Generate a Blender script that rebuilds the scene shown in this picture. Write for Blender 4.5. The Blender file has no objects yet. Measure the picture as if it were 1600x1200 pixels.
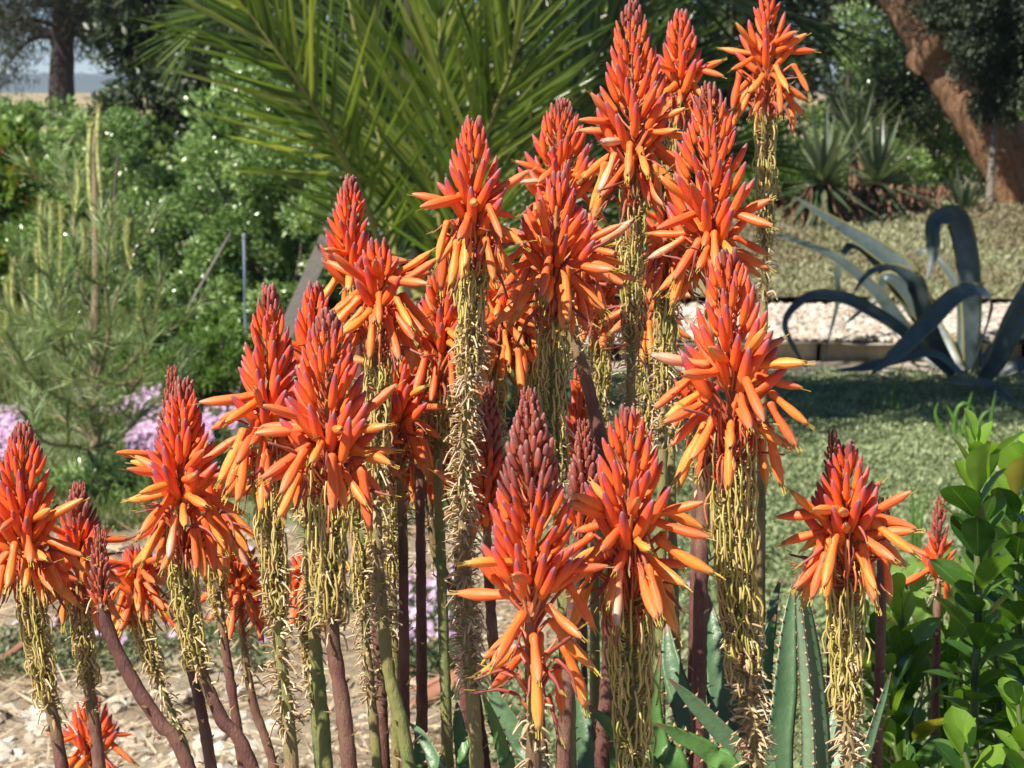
import bpy, math, random
import numpy as np
from mathutils import Vector, Matrix, noise as mnoise

RNG = np.random.default_rng(7)
random.seed(7)
S = bpy.context.scene
COL = S.collection

# ------------------------------------------------------------------ camera
H = 1.30
PITCH = math.radians(8.3)
FPX = 800 / math.tan(math.radians(14.0))
cam_d = bpy.data.cameras.new('camera')
cam = bpy.data.objects.new('camera', cam_d)
COL.objects.link(cam)
cam.location = (0, 0, H)
cam.rotation_euler = (math.radians(90) - PITCH, 0, 0)
cam_d.sensor_width = 36
cam_d.lens = 18 / math.tan(math.radians(14.0))
cam_d.clip_start = 0.05
cam_d.clip_end = 4000
cam_d.dof.use_dof = True
cam_d.dof.focus_distance = 1.5
cam_d.dof.aperture_fstop = 24.0
S.camera = cam

# ------------------------------------------------------------------ world, sun
TOSUN = Vector((-0.50, -0.42, 0.76)).normalized()
w = bpy.data.worlds.new('World'); S.world = w; w.use_nodes = True
nt = w.node_tree; nt.nodes.clear()
sky = nt.nodes.new('ShaderNodeTexSky'); sky.sky_type = 'NISHITA'; sky.sun_disc = False
sky.sun_elevation = math.asin(TOSUN.z)
sky.sun_rotation = math.atan2(TOSUN.x, TOSUN.y)
sky.dust_density = 0.0; sky.ozone_density = 4.0; sky.altitude = 4000
bg = nt.nodes.new('ShaderNodeBackground'); bg.inputs[1].default_value = 0.07
wo = nt.nodes.new('ShaderNodeOutputWorld')
nt.links.new(sky.outputs[0], bg.inputs[0]); nt.links.new(bg.outputs[0], wo.inputs[0])
sun_d = bpy.data.lights.new('sun', 'SUN'); sun_d.energy = 5.0; sun_d.angle = math.radians(0.5)
sun_d.color = (1.0, 0.94, 0.83)
sun = bpy.data.objects.new('sun', sun_d); COL.objects.link(sun)
sun.rotation_mode = 'QUATERNION'; sun.rotation_quaternion = TOSUN.to_track_quat('Z', 'Y')
sun.location = (-5, -2, 8)
S.view_settings.view_transform = 'Standard'
S.view_settings.look = 'None'
S.view_settings.exposure = 0.82
S.view_settings.gamma = 1.0
S.view_settings.use_curve_mapping = False
S.render.engine = 'CYCLES'
S.cycles.use_denoising = True
S.cycles.max_bounces = 7
S.cycles.diffuse_bounces = 3
S.cycles.transmission_bounces = 4
S.cycles.transparent_max_bounces = 4

# ------------------------------------------------------------------ helpers
FW = np.array([0, math.cos(PITCH), -math.sin(PITCH)])
UP = np.array([0, math.sin(PITCH), math.cos(PITCH)])
RT = np.array([1.0, 0, 0])
CAM = np.array([0, 0, H])

def P(x, y, D):
    """the point seen at photo pixel (x, y) at depth D along the view axis"""
    return CAM + D * (FW + (x - 800) / FPX * RT - (y - 600) / FPX * UP)

def gz(x, y):
    """height of the terrain"""
    t = min(max((y - 2.2) / 0.9, 0), 1)
    bed = 0.35 * (1 - t * t * (3 - 2 * t))
    return bed

def G(x, y, z=0.0):
    """ground point under photo pixel (x, y)"""
    d = FW + (x - 800) / FPX * RT - (y - 600) / FPX * UP
    t = (z - H) / d[2]
    return CAM + d * t

def DG(y, z=0.0):
    return (G(800, y, z) - CAM) @ FW

def norm(v):
    v = np.asarray(v, float)
    return v / (np.linalg.norm(v) + 1e-12)

def catmull(pts, n):
    pts = [np.asarray(p, float) for p in pts]
    if len(pts) == 2:
        return np.array([pts[0] + (pts[1] - pts[0]) * t for t in np.linspace(0, 1, n)])
    P0 = [2 * pts[0] - pts[1]] + pts + [2 * pts[-1] - pts[-2]]
    out = []
    m = len(pts) - 1
    for k in range(n):
        t = k / (n - 1) * m
        i = min(int(t), m - 1); f = t - i
        a, b, c, d = P0[i], P0[i + 1], P0[i + 2], P0[i + 3]
        out.append(0.5 * (2 * b + (c - a) * f + (2 * a - 5 * b + 4 * c - d) * f * f + (3 * b - a - 3 * c + d) * f ** 3))
    return np.array(out)

class Acc:
    def __init__(self):
        self.V = []; self.T = []; self.Q = []; self.TM = []; self.QM = []
        self.tu = []; self.tv = []; self.rn = []; self.n = 0
    def add(self, V, F, tu=None, tv=None, rnd=0.5, mat=0):
        V = np.asarray(V, float); k = len(V)
        F = np.asarray(F, int)
        self.V.append(V)
        self.tu.append(np.zeros(k) if tu is None else np.asarray(tu, float))
        self.tv.append(np.zeros(k) if tv is None else np.asarray(tv, float))
        self.rn.append(np.full(k, rnd) if np.isscalar(rnd) else np.asarray(rnd, float))
        if F.shape[1] == 3:
            self.T.append(F + self.n); self.TM.append(np.full(len(F), mat))
        else:
            self.Q.append(F + self.n); self.QM.append(np.full(len(F), mat))
        self.n += k
    def more(self, F, base, mat=0):
        F = np.asarray(F, int)
        if F.shape[1] == 3:
            self.T.append(F + base); self.TM.append(np.full(len(F), mat))
        else:
            self.Q.append(F + base); self.QM.append(np.full(len(F), mat))
    def inst(self, tpl, M, L, rnd, mat=0):
        """tpl=(V,F,tu,tv); M (k,3,3) columns are axes; L (k,3)"""
        V, F, tu, tv = tpl
        k = len(L); n = len(V)
        if k == 0: return
        W = np.einsum('kij,nj->kni', M, V) + L[:, None, :]
        FF = (F[None] + (np.arange(k) * n)[:, None, None]).reshape(-1, F.shape[1])
        self.add(W.reshape(-1, 3), FF, np.tile(tu, k), np.tile(tv, k), np.repeat(rnd, n), mat)
    def mesh(self, name, mats, smooth=True):
        me = bpy.data.meshes.new(name)
        V = np.concatenate(self.V)
        me.vertices.add(len(V)); me.vertices.foreach_set('co', V.astype(np.float32).ravel())
        T = np.concatenate(self.T) if self.T else np.zeros((0, 3), int)
        Q = np.concatenate(self.Q) if self.Q else np.zeros((0, 4), int)
        MI = np.concatenate(([np.concatenate(self.TM)] if self.TM else []) + ([np.concatenate(self.QM)] if self.QM else []))
        li = np.concatenate([T.ravel(), Q.ravel()])
        tot = np.concatenate([np.full(len(T), 3), np.full(len(Q), 4)])
        st = np.concatenate([[0], np.cumsum(tot)[:-1]])
        me.loops.add(len(li)); me.loops.foreach_set('vertex_index', li.astype(np.int32))
        me.polygons.add(len(tot))
        me.polygons.foreach_set('loop_start', st.astype(np.int32))
        me.polygons.foreach_set('loop_total', tot.astype(np.int32))
        me.polygons.foreach_set('material_index', MI.astype(np.int32))
        me.polygons.foreach_set('use_smooth', np.full(len(tot), smooth))
        for nm, arr in (('tu', self.tu), ('tv', self.tv), ('rnd', self.rn)):
            a = me.attributes.new(nm, 'FLOAT', 'POINT')
            a.data.foreach_set('value', np.concatenate(arr).astype(np.float32))
        for m in (mats if isinstance(mats, (list, tuple)) else [mats]):
            me.materials.append(m)
        me.update(calc_edges=True)
        return me

def link(name, data, parent=None, kind=None, loc=None):
    o = bpy.data.objects.new(name, data); COL.objects.link(o)
    if parent is not None:
        o.parent = parent
        o.matrix_parent_inverse = Matrix.Translation(-parent.location)
    if kind: o['kind'] = kind
    if loc is not None: o.location = loc
    return o

def thing(name, label, cat, loc, group=None):
    o = bpy.data.objects.new(name, None); COL.objects.link(o)
    o.location = tuple(loc); o.empty_display_size = 0.05
    o['label'] = label; o['category'] = cat
    if group: o['group'] = group
    return o

def tag(o, label, cat, group=None):
    o['label'] = label; o['category'] = cat
    if group: o['group'] = group
    return o

def tube(acc, pts, rad, sides=5, rnd=0.5, mat=0, cap=True, wob=0.0):
    pts = np.asarray(pts, float); n = len(pts)
    rad = np.broadcast_to(np.asarray(rad, float), (n,))
    T = np.gradient(pts, axis=0); T /= np.linalg.norm(T, axis=1)[:, None] + 1e-12
    ref = np.array([0.0, 1.0, 0.0]) if abs(T[:, 1]).mean() < 0.8 else np.array([1.0, 0, 0])
    A = np.cross(T, ref); A /= np.linalg.norm(A, axis=1)[:, None] + 1e-9
    B = np.cross(T, A)
    th = np.arange(sides) / sides * 2 * math.pi
    R = rad[:, None] * (1 + (wob * RNG.standard_normal((n, sides)) if wob else 0))
    V = pts[:, None, :] + R[..., None] * (np.cos(th)[None, :, None] * A[:, None, :] + np.sin(th)[None, :, None] * B[:, None, :])
    i = np.arange(n - 1)[:, None] * sides; j = np.arange(sides)[None]
    F = np.stack([i + j, i + (j + 1) % sides, i + sides + (j + 1) % sides, i + sides + j], -1).reshape(-1, 4)
    tv = np.repeat(np.linspace(0, 1, n), sides); tu = np.tile(th / (2 * math.pi), n)
    b = acc.n
    acc.add(V.reshape(-1, 3), F, tu, tv, rnd, mat)
    if cap and sides >= 4:
        for r0 in (0, (n - 1) * sides):
            acc.more([[r0, r0 + k, r0 + k + 1] for k in range(1, sides - 1)], b, mat)

def ribbon(acc, pts, widths, hint, gutter=0.25, thick=0.1, n=24, m=5, rnd=0.5, mat=0, hint2=None, twist=0.0):
    """a thick leaf: closed lens section swept along a path; hint = where its upper face looks"""
    C = catmull(pts, n)
    ww = np.interp(np.linspace(0, 1, n), np.linspace(0, 1, len(widths)), widths)
    T = np.gradient(C, axis=0); T /= np.linalg.norm(T, axis=1)[:, None] + 1e-12
    h1 = norm(hint); h2 = norm(hint2 if hint2 is not None else hint)
    us = np.linspace(-1, 1, m)
    V = []; tu = []; tv = []
    for k in range(n):
        f = k / (n - 1)
        h = norm(h1 * (1 - f) + h2 * f)
        sd = np.cross(T[k], h); sd = norm(sd); N = np.cross(sd, T[k])
        if twist:
            a = twist * f; sd, N = sd * math.cos(a) + N * math.sin(a), N * math.cos(a) - sd * math.sin(a)
        hw = ww[k] / 2
        for u in us:
            V.append(C[k] + sd * u * hw + N * gutter * hw * u * u * 1.0); tu.append((u + 1) / 2); tv.append(f)
        for u in us[1:-1][::-1]:
            V.append(C[k] + sd * u * hw + N * (gutter * hw * u * u - thick * hw * 2 * math.sqrt(1 - u * u))); tu.append((u + 1) / 2); tv.append(f)
    R = 2 * m - 2
    i = np.arange(n - 1)[:, None] * R; j = np.arange(R)[None]
    F = np.stack([i + j, i + (j + 1) % R, i + R + (j + 1) % R, i + R + j], -1).reshape(-1, 4)
    acc.add(np.array(V), F, tu, tv, rnd, mat)
    return C, T

# ------------------------------------------------------------------ materials
def new_mat(name):
    m = bpy.data.materials.new(name); m.use_nodes = True
    nt = m.node_tree; nt.nodes.clear()
    out = nt.nodes.new('ShaderNodeOutputMaterial')
    return m, nt, out

def nd(nt, t, **kw):
    n = nt.nodes.new(t)
    for k, v in kw.items(): setattr(n, k, v)
    return n

def ramp(nt, stops, src=None, interp='LINEAR'):
    r = nt.nodes.new('ShaderNodeValToRGB'); r.color_ramp.interpolation = interp
    e = r.color_ramp.elements
    while len(e) > 1: e.remove(e[-1])
    e[0].position = stops[0][0]; e[0].color = (*stops[0][1], 1)
    for p, c in stops[1:]:
        x = e.new(p); x.color = (*c, 1)
    if src is not None: nt.links.new(src, r.inputs[0])
    return r

def attr(nt, name):
    a = nt.nodes.new('ShaderNodeAttribute'); a.attribute_name = name; return a.outputs['Fac']

def mixc(nt, fac, a, b, mode='MIX'):
    m = nt.nodes.new('ShaderNodeMix'); m.data_type = 'RGBA'; m.blend_type = mode
    for s, v in ((m.inputs[0], fac), (m.inputs[6], a), (m.inputs[7], b)):
        if isinstance(v, (int, float)): s.default_value = v
        elif isinstance(v, tuple): s.default_value = (*v, 1)
        else: nt.links.new(v, s)
    return m.outputs[2]

def math_(nt, op, a, b=None, c=None):
    m = nt.nodes.new('ShaderNodeMath'); m.operation = op
    for i, v in enumerate((a, b, c)):
        if v is None: continue
        if isinstance(v, (int, float)): m.inputs[i].default_value = v
        else: nt.links.new(v, m.inputs[i])
    return m.outputs[0]

def noise(nt, scale, detail=3, rough=0.6, coord='Object', stretch=None):
    tc = nt.nodes.new('ShaderNodeTexCoord'); n = nt.nodes.new('ShaderNodeTexNoise')
    n.inputs['Scale'].default_value = scale; n.inputs['Detail'].default_value = detail; n.inputs['Roughness'].default_value = rough
    src = tc.outputs[coord]
    if stretch:
        mp = nt.nodes.new('ShaderNodeMapping'); mp.inputs['Scale'].default_value = stretch
        nt.links.new(src, mp.inputs[0]); src = mp.outputs[0]
    nt.links.new(src, n.inputs['Vector'])
    return n.outputs['Fac']

def bump(nt, h, strength=0.4, dist=0.01):
    b = nt.nodes.new('ShaderNodeBump'); b.inputs['Strength'].default_value = strength; b.inputs['Distance'].default_value = dist
    nt.links.new(h, b.inputs['Height']); return b.outputs[0]

def finish(nt, out, color, rough=0.5, normal=None, transl=0.0, tcolor=None, spec=0.5, sss=0.0, sssr=(0.004, 0.0012, 0.0006), coat=0.0):
    p = nt.nodes.new('ShaderNodeBsdfPrincipled')
    if isinstance(color, tuple): p.inputs['Base Color'].default_value = (*color, 1)
    else: nt.links.new(color, p.inputs['Base Color'])
    if isinstance(rough, (int, float)): p.inputs['Roughness'].default_value = rough
    else: nt.links.new(rough, p.inputs['Roughness'])
    p.inputs['Specular IOR Level'].default_value = spec
    p.inputs['Coat Weight'].default_value = coat
    if sss:
        p.inputs['Subsurface Weight'].default_value = sss
        p.inputs['Subsurface Radius'].default_value = sssr
        p.inputs['Subsurface Scale'].default_value = 1.0
    if normal is not None: nt.links.new(normal, p.inputs['Normal'])
    sh = p.outputs[0]
    if transl:
        t = nt.nodes.new('ShaderNodeBsdfTranslucent')
        c = tcolor if tcolor is not None else color
        if isinstance(c, tuple): t.inputs[0].default_value = (*c, 1)
        else: nt.links.new(c, t.inputs[0])
        mx = nt.nodes.new('ShaderNodeMixShader'); mx.inputs[0].default_value = transl
        nt.links.new(sh, mx.inputs[1]); nt.links.new(t.outputs[0], mx.inputs[2]); sh = mx.outputs[0]
    nt.links.new(sh, out.inputs[0])

def scalec(nt, c, lo, hi, f):
    """multiply colour by lo..hi with f 0..1"""
    k = math_(nt, 'MULTIPLY_ADD', f, hi - lo, lo)
    cm = nt.nodes.new('ShaderNodeCombineColor')
    for i in range(3): nt.links.new(k, cm.inputs[i])
    return mixc(nt, 1.0, c, cm.outputs[0], 'MULTIPLY')

def floret_mat(name, A, B, rough=0.46, sss=0.35):
    m, nt, out = new_mat(name)
    tv = attr(nt, 'tv')
    n = noise(nt, 3.0, 3, 0.6, 'Object', (6, 6, 1.0))
    tvn = math_(nt, 'ADD', tv, math_(nt, 'MULTIPLY_ADD', n, 0.22, -0.11))
    ra = ramp(nt, A, tvn); rb = ramp(nt, B, tvn)
    oi = nt.nodes.new('ShaderNodeObjectInfo')
    c = mixc(nt, oi.outputs['Random'], ra.outputs[0], rb.outputs[0])
    c = scalec(nt, c, 0.70, 1.18, noise(nt, 6, 5, 0.75, 'Object', (4, 4, 1)))
    sp_ = ramp(nt, [(.66, (0, 0, 0)), (.74, (1, 1, 1))], noise(nt, 9, 2, .6, 'Object', (1, 1, .6))).outputs[0]
    c = mixc(nt, math_(nt, 'MULTIPLY', sp_, .35), c, (.42, .10, .05))
    # fine pale veins running down the tube
    wv = math_(nt, 'POWER', math_(nt, 'ABSOLUTE', math_(nt, 'SINE', math_(nt, 'MULTIPLY', attr(nt, 'tu'), 6 * math.pi))), 10)
    c = mixc(nt, math_(nt, 'MULTIPLY', wv, 0.42), c, (0.50, 0.13, 0.05))
    rr = math_(nt, 'MULTIPLY_ADD', noise(nt, 12, 2, 0.5), 0.2, rough - 0.1)
    finish(nt, out, c, rr, bump(nt, wv, 0.12, 0.05), sss=sss, spec=0.3)
    return m

M_BUD = floret_mat('bud_red',
    [(0.0, (0.80, 0.18, 0.035)), (0.35, (0.90, 0.145, 0.025)), (0.60, (0.82, 0.090, 0.028)), (0.79, (0.50, 0.055, 0.06)), (0.91, (0.24, 0.075, 0.11)), (1.0, (0.24, 0.13, 0.18))],
    [(0.0, (0.88, 0.24, 0.045)), (0.35, (0.95, 0.19, 0.03)), (0.68, (0.90, 0.120, 0.035)), (0.85, (0.58, 0.08, 0.08)), (0.95, (0.32, 0.11, 0.14)), (1.0, (0.32, 0.17, 0.20))])
M_BUDY = floret_mat('bud_young',
    [(0.0, (0.40, 0.13, 0.06)), (0.45, (0.30, 0.06, 0.05)), (0.8, (0.16, 0.055, 0.06)), (1.0, (0.17, 0.11, 0.10))],
    [(0.0, (0.48, 0.12, 0.06)), (0.5, (0.42, 0.09, 0.07)), (0.85, (0.26, 0.10, 0.10)), (1.0, (0.30, 0.19, 0.15))], 0.5, 0.15)
M_FLR = floret_mat('flower_orange',
    [(0.0, (0.80, 0.15, 0.03)), (0.25, (0.90, 0.16, 0.03)), (0.7, (0.90, 0.19, 0.045)), (0.92, (0.82, 0.24, 0.08)), (1.0, (0.45, 0.20, 0.12))],
    [(0.0, (0.85, 0.20, 0.035)), (0.3, (0.95, 0.28, 0.04)), (0.75, (0.92, 0.34, 0.06)), (0.93, (0.85, 0.38, 0.10)), (1.0, (0.55, 0.32, 0.10))])
M_FLS = floret_mat('flower_salmon',
    [(0.0, (0.82, 0.14, 0.03)), (0.4, (0.88, 0.12, 0.025)), (0.8, (0.84, 0.14, 0.045)), (1.0, (0.45, 0.18, 0.10))],
    [(0.0, (0.88, 0.15, 0.03)), (0.4, (0.92, 0.18, 0.035)), (0.8, (0.88, 0.24, 0.08)), (1.0, (0.5, 0.26, 0.12))])
M_FLP = floret_mat('flower_pale',  # overexposed whitish look of sunlit tips put into the petal colour
    [(0.0, (0.85, 0.20, 0.05)), (0.4, (0.85, 0.30, 0.12)), (0.8, (0.80, 0.42, 0.27)), (1.0, (0.5, 0.3, 0.25))],
    [(0.0, (0.85, 0.22, 0.05)), (0.4, (0.88, 0.42, 0.20)), (0.8, (0.80, 0.58, 0.42)), (1.0, (0.5, 0.34, 0.28))])
M_WITH = floret_mat('flower_withered',
    [(0.0, (0.40, 0.07, 0.04)), (0.5, (0.25, 0.05, 0.05)), (1.0, (0.16, 0.06, 0.05))],
    [(0.0, (0.50, 0.12, 0.05)), (0.5, (0.38, 0.10, 0.08)), (1.0, (0.28, 0.16, 0.12))], 0.6, 0.0)

def simple_mat(name, cols, src='rnd', rough=0.5, transl=0.0, tmul=1.6, spec=0.5, ns=0, nstr=0.3, bmp=0, coat=0, tvr=None, brk=0.25):
    """colour picked per piece (rnd) with slow noise; optional along-length tint"""
    m, nt, out = new_mat(name)
    f = attr(nt, src)
    if src == 'object':
        f = nt.nodes.new('ShaderNodeObjectInfo').outputs['Random']
    c = ramp(nt, [(i / max(1, len(cols) - 1), x) for i, x in enumerate(cols)], f).outputs[0]
    nz = None
    if ns:
        nz = noise(nt, ns, 4, 0.65)
        c = scalec(nt, c, 1 - nstr, 1 + nstr, nz)
    if tvr is not None:
        c = mixc(nt, ramp(nt, [(p, (v, v, v)) for p, v in tvr[1]], attr(nt, 'tv')).outputs[0], c, tvr[0])
    nb = bump(nt, noise(nt, ns * 3 if ns else 60, 4, 0.7), bmp, 0.004) if bmp else None
    tc = None
    if transl:
        tc = mixc(nt, 1.0, c, (tmul, tmul * 1.05, tmul * 0.55), 'MULTIPLY')
    finish(nt, out, c, rough, nb, transl, tc, spec, coat=coat)
    return m

def stalk_mat(name, a, b, c3):
    m, nt, out = new_mat(name)
    n = noise(nt, 9, 5, 0.7, 'Object', (1.5, 1.5, .8)); n2 = noise(nt, 260, 4, 0.75, 'Object', (2, 2, 0.35)); n3 = noise(nt, 420, 3, .8)
    c = ramp(nt, [(0.36, a), (0.5, b), (0.64, c3)], n).outputs[0]
    c = scalec(nt, c, 0.55, 1.45, n2)
    sc = ramp(nt, [(.62, (0, 0, 0)), (.70, (1, 1, 1))], n3).outputs[0]
    c = mixc(nt, math_(nt, 'MULTIPLY', sc, .5), c, (.34, .26, .18))
    finish(nt, out, c, 0.55, bump(nt, n2, 0.5, 0.004), spec=0.35)
    return m
G_ = ((0.14, 0.19, 0.06), (0.24, 0.23, 0.08), (0.30, 0.20, 0.11)); P_ = ((0.085, 0.036, 0.034), (0.16, 0.066, 0.052), (0.24, 0.14, 0.09))
T_ = ((0.14, 0.12, 0.05), (0.26, 0.19, 0.08), (0.36, 0.27, 0.14)); R_ = ((0.45, 0.09, 0.04), (0.40, 0.13, 0.05), (0.40, 0.22, 0.09))
def stalk_mat3(name, sets):
    m, nt, out = new_mat(name)
    n = noise(nt, 9, 5, 0.7, 'Object', (1.5, 1.5, .8)); n2 = noise(nt, 260, 4, 0.75, 'Object', (2, 2, 0.35)); n3 = noise(nt, 420, 3, .8)
    cs = [ramp(nt, [(0.36, s_[0]), (0.5, s_[1]), (0.64, s_[2])], n).outputs[0] for s_ in sets]
    z = math_(nt, 'ADD', attr(nt, 'rnd'), math_(nt, 'MULTIPLY_ADD', noise(nt, 30, 4, .7, 'Object', (1.5, 1.5, .5)), .5, -.25))
    c = mixc(nt, ramp(nt, [(.12, (0, 0, 0)), (.34, (1, 1, 1))], z).outputs[0], cs[0], cs[1])
    c = mixc(nt, ramp(nt, [(.55, (0, 0, 0)), (.92, (1, 1, 1))], z).outputs[0], c, cs[2])
    c = scalec(nt, c, 0.55, 1.45, n2)
    sc = ramp(nt, [(.62, (0, 0, 0)), (.70, (1, 1, 1))], n3).outputs[0]
    c = mixc(nt, math_(nt, 'MULTIPLY', sc, .5), c, (.34, .26, .18))
    finish(nt, out, c, 0.55, bump(nt, n2, 0.6, 0.004), spec=0.35)
    return m
M_STALK = {'g': stalk_mat3('stalk_green', (R_, G_, G_)), 'p': stalk_mat3('stalk_purple', (R_, T_, P_)), 't': stalk_mat3('stalk_tan', (R_, T_, T_)), 'c': stalk_mat3('stalk_bare', (P_, P_, P_))}
M_PDR = simple_mat('pedicel_red', [(0.45, 0.08, 0.04), (0.62, 0.13, 0.05), (0.6, 0.22, 0.09)], rough=0.45)
M_PDY = simple_mat('pedicel_yellow', [(0.28, 0.26, 0.06), (0.44, 0.37, 0.10), (0.60, 0.47, 0.16), (0.44, 0.28, 0.12)], rough=0.45)
M_PDD = simple_mat('pedicel_dry', [(0.42, 0.28, 0.16), (0.60, 0.46, 0.28), (0.70, 0.58, 0.38)], rough=.6)
M_BRT = simple_mat('bract_dry', [(0.36, 0.24, 0.13), (0.52, 0.39, 0.22), (0.64, 0.51, 0.32), (0.36, 0.19, 0.12)], rough=0.65, transl=0.25, tmul=1.1)
M_STAM = simple_mat('stamen_yellow', [(0.55, 0.35, 0.04), (0.6, 0.45, 0.08)], rough=0.5)

# ------------------------------------------------------------------ florets
def floret_mesh(name, prof, bend, mat, sides=8, tri=0.0, mouth=False, stamens=0, seed=0, curl=0.0, squash=1.0):
    r = np.random.default_rng(seed)
    acc = Acc()
    V = []; tu = []; tv = []
    th = np.arange(sides) / sides * 2 * math.pi
    n = len(prof)
    for i, (v, rad) in enumerate(prof):
        ox = bend * v * v + curl * math.sin(v * 5) * v
        oy = curl * 0.6 * math.cos(v * 6) * v
        for k, t in enumerate(th):
            rr = rad * (1 + tri * math.cos(3 * t)) * (1 + 0.02 * r.standard_normal())
            z = v
            if mouth and i == n - 1:
                z = v + (0.035 if k % 2 == 0 else -0.02); rr = rad * (1.15 if k % 2 == 0 else 0.85)
            V.append((ox + rr * math.cos(t), oy + rr * squash * math.sin(t), z)); tu.append(k / sides); tv.append(v)
    F = [[i * sides + k, i * sides + (k + 1) % sides, (i + 1) * sides + (k + 1) % sides, (i + 1) * sides + k] for i in range(n - 1) for k in range(sides)]
    acc.add(V, F, tu, tv, 0.5, 0)
    acc.more([[0, k + 1, k] for k in range(1, sides - 1)], 0)
    b = (n - 1) * sides
    if mouth:   # inner cup behind the petal tips
        ox = bend * 0.9 * 0.9
        acc.add([(ox, 0, 0.9)], np.zeros((0, 3), int), [0], [1.0], 0.5, 0)
        acc.more([[b + k, b + (k + 1) % sides, acc.n - 1] for k in range(sides)], 0)
    else:
        acc.more([[b, b + k, b + k + 1] for k in range(1, sides - 1)], 0)
    for s in range(stamens):
        a = r.uniform(0, 6.28); q = 0.035
        L = r.uniform(0.05, 0.16)
        p0 = np.array([bend * 0.85 + q * math.cos(a), q * math.sin(a), 0.92])
        p1 = np.array([bend * (0.98 + L) + q * 1.3 * math.cos(a), q * 1.3 * math.sin(a), 1.0 + L])
        tube(acc, [p0, p1, p1 + (p1 - p0) * 0.12], [0.010, 0.010, 0.016], 3, mat=1, cap=False)
    return acc.mesh(name, [mat, M_STAM])

BUDP = [(0, .03), (.02, .07), (.1, .1), (.3, .116), (.55, .112), (.76, .088), (.89, .062), (.97, .034), (1, .010)]
YBP = [(0, .06), (.05, .12), (.2, .16), (.5, .175), (.75, .16), (.9, .11), (.98, .05), (1, .01)]
OPP = [(0, .03), (.015, .072), (.06, .098), (.13, .094), (.22, .078), (.36, .086), (.55, .106), (.70, .108), (.82, .090), (.92, .062), (1.0, .042)]
SPP = [(0, .03), (.02, .072), (.1, .088), (.3, .086), (.55, .100), (.75, .092), (.9, .055), (.97, .032), (1, .01)]
WIP = [(0, .02), (.1, .05), (.3, .04), (.5, .05), (.7, .03), (.9, .035), (1, .012)]
MS_BUD = [floret_mesh('bud_mesh', BUDP, b, M_BUD, 8, .04, seed=i) for i, b in enumerate((-.06, -.1, -.16, -.03))]
MS_YB = [floret_mesh('young_bud_mesh', YBP, b, M_BUDY, 7, .03, seed=i) for i, b in enumerate((-.1, -.18, -.05))]
MS_MID = [floret_mesh('mid_bud_mesh', BUDP, b, M_BUDY, 8, .03, seed=i) for i, b in enumerate((-.08, -.14))]
MS_OPEN = [floret_mesh('flower_mesh', OPP, b, m, 8, .06, True, 4, seed=10 + i) for i, (b, m) in enumerate(((.07, M_FLR), (-.09, M_FLR), (.17, M_FLR), (-.04, M_FLS), (.13, M_FLS)))]
MS_SPR = [floret_mesh('spread_flower_mesh', SPP, b, m, 8, .05, False, 1, seed=20 + i) for i, (b, m) in enumerate(((.08, M_FLR), (.02, M_FLS), (.14, M_FLS)))]
MS_PALE = floret_mesh('pale_flower_mesh', OPP, .1, M_FLP, 8, .06, True, 2, seed=44)
MS_WI = [floret_mesh('withered_mesh', WIP, b, M_WITH, 5, 0, False, 2, seed=30 + i, curl=c) for i, (b, c) in enumerate(((.1, .06), (-.15, .1), (.2, .05)))]

def frame_from(z, xh):
    z = norm(z); x = np.asarray(xh, float) - z * (np.asarray(xh, float) @ z)
    if np.linalg.norm(x) < 1e-6: x = np.cross(z, (0.3, 0.8, 0.1))
    x = norm(x); y = np.cross(z, x)
    return np.stack([x, y, z], 1)

def place(name, me, root, loc, R3, sc, label=None):
    o = bpy.data.objects.new(name, me); COL.objects.link(o)
    o.parent = root
    M = Matrix([[*(R3[i] * sc), loc[i] - root.location[i]] for i in range(3)] + [[0, 0, 0, 1]])
    o.matrix_basis = M
    if label: o['label'] = label
    return o

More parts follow.
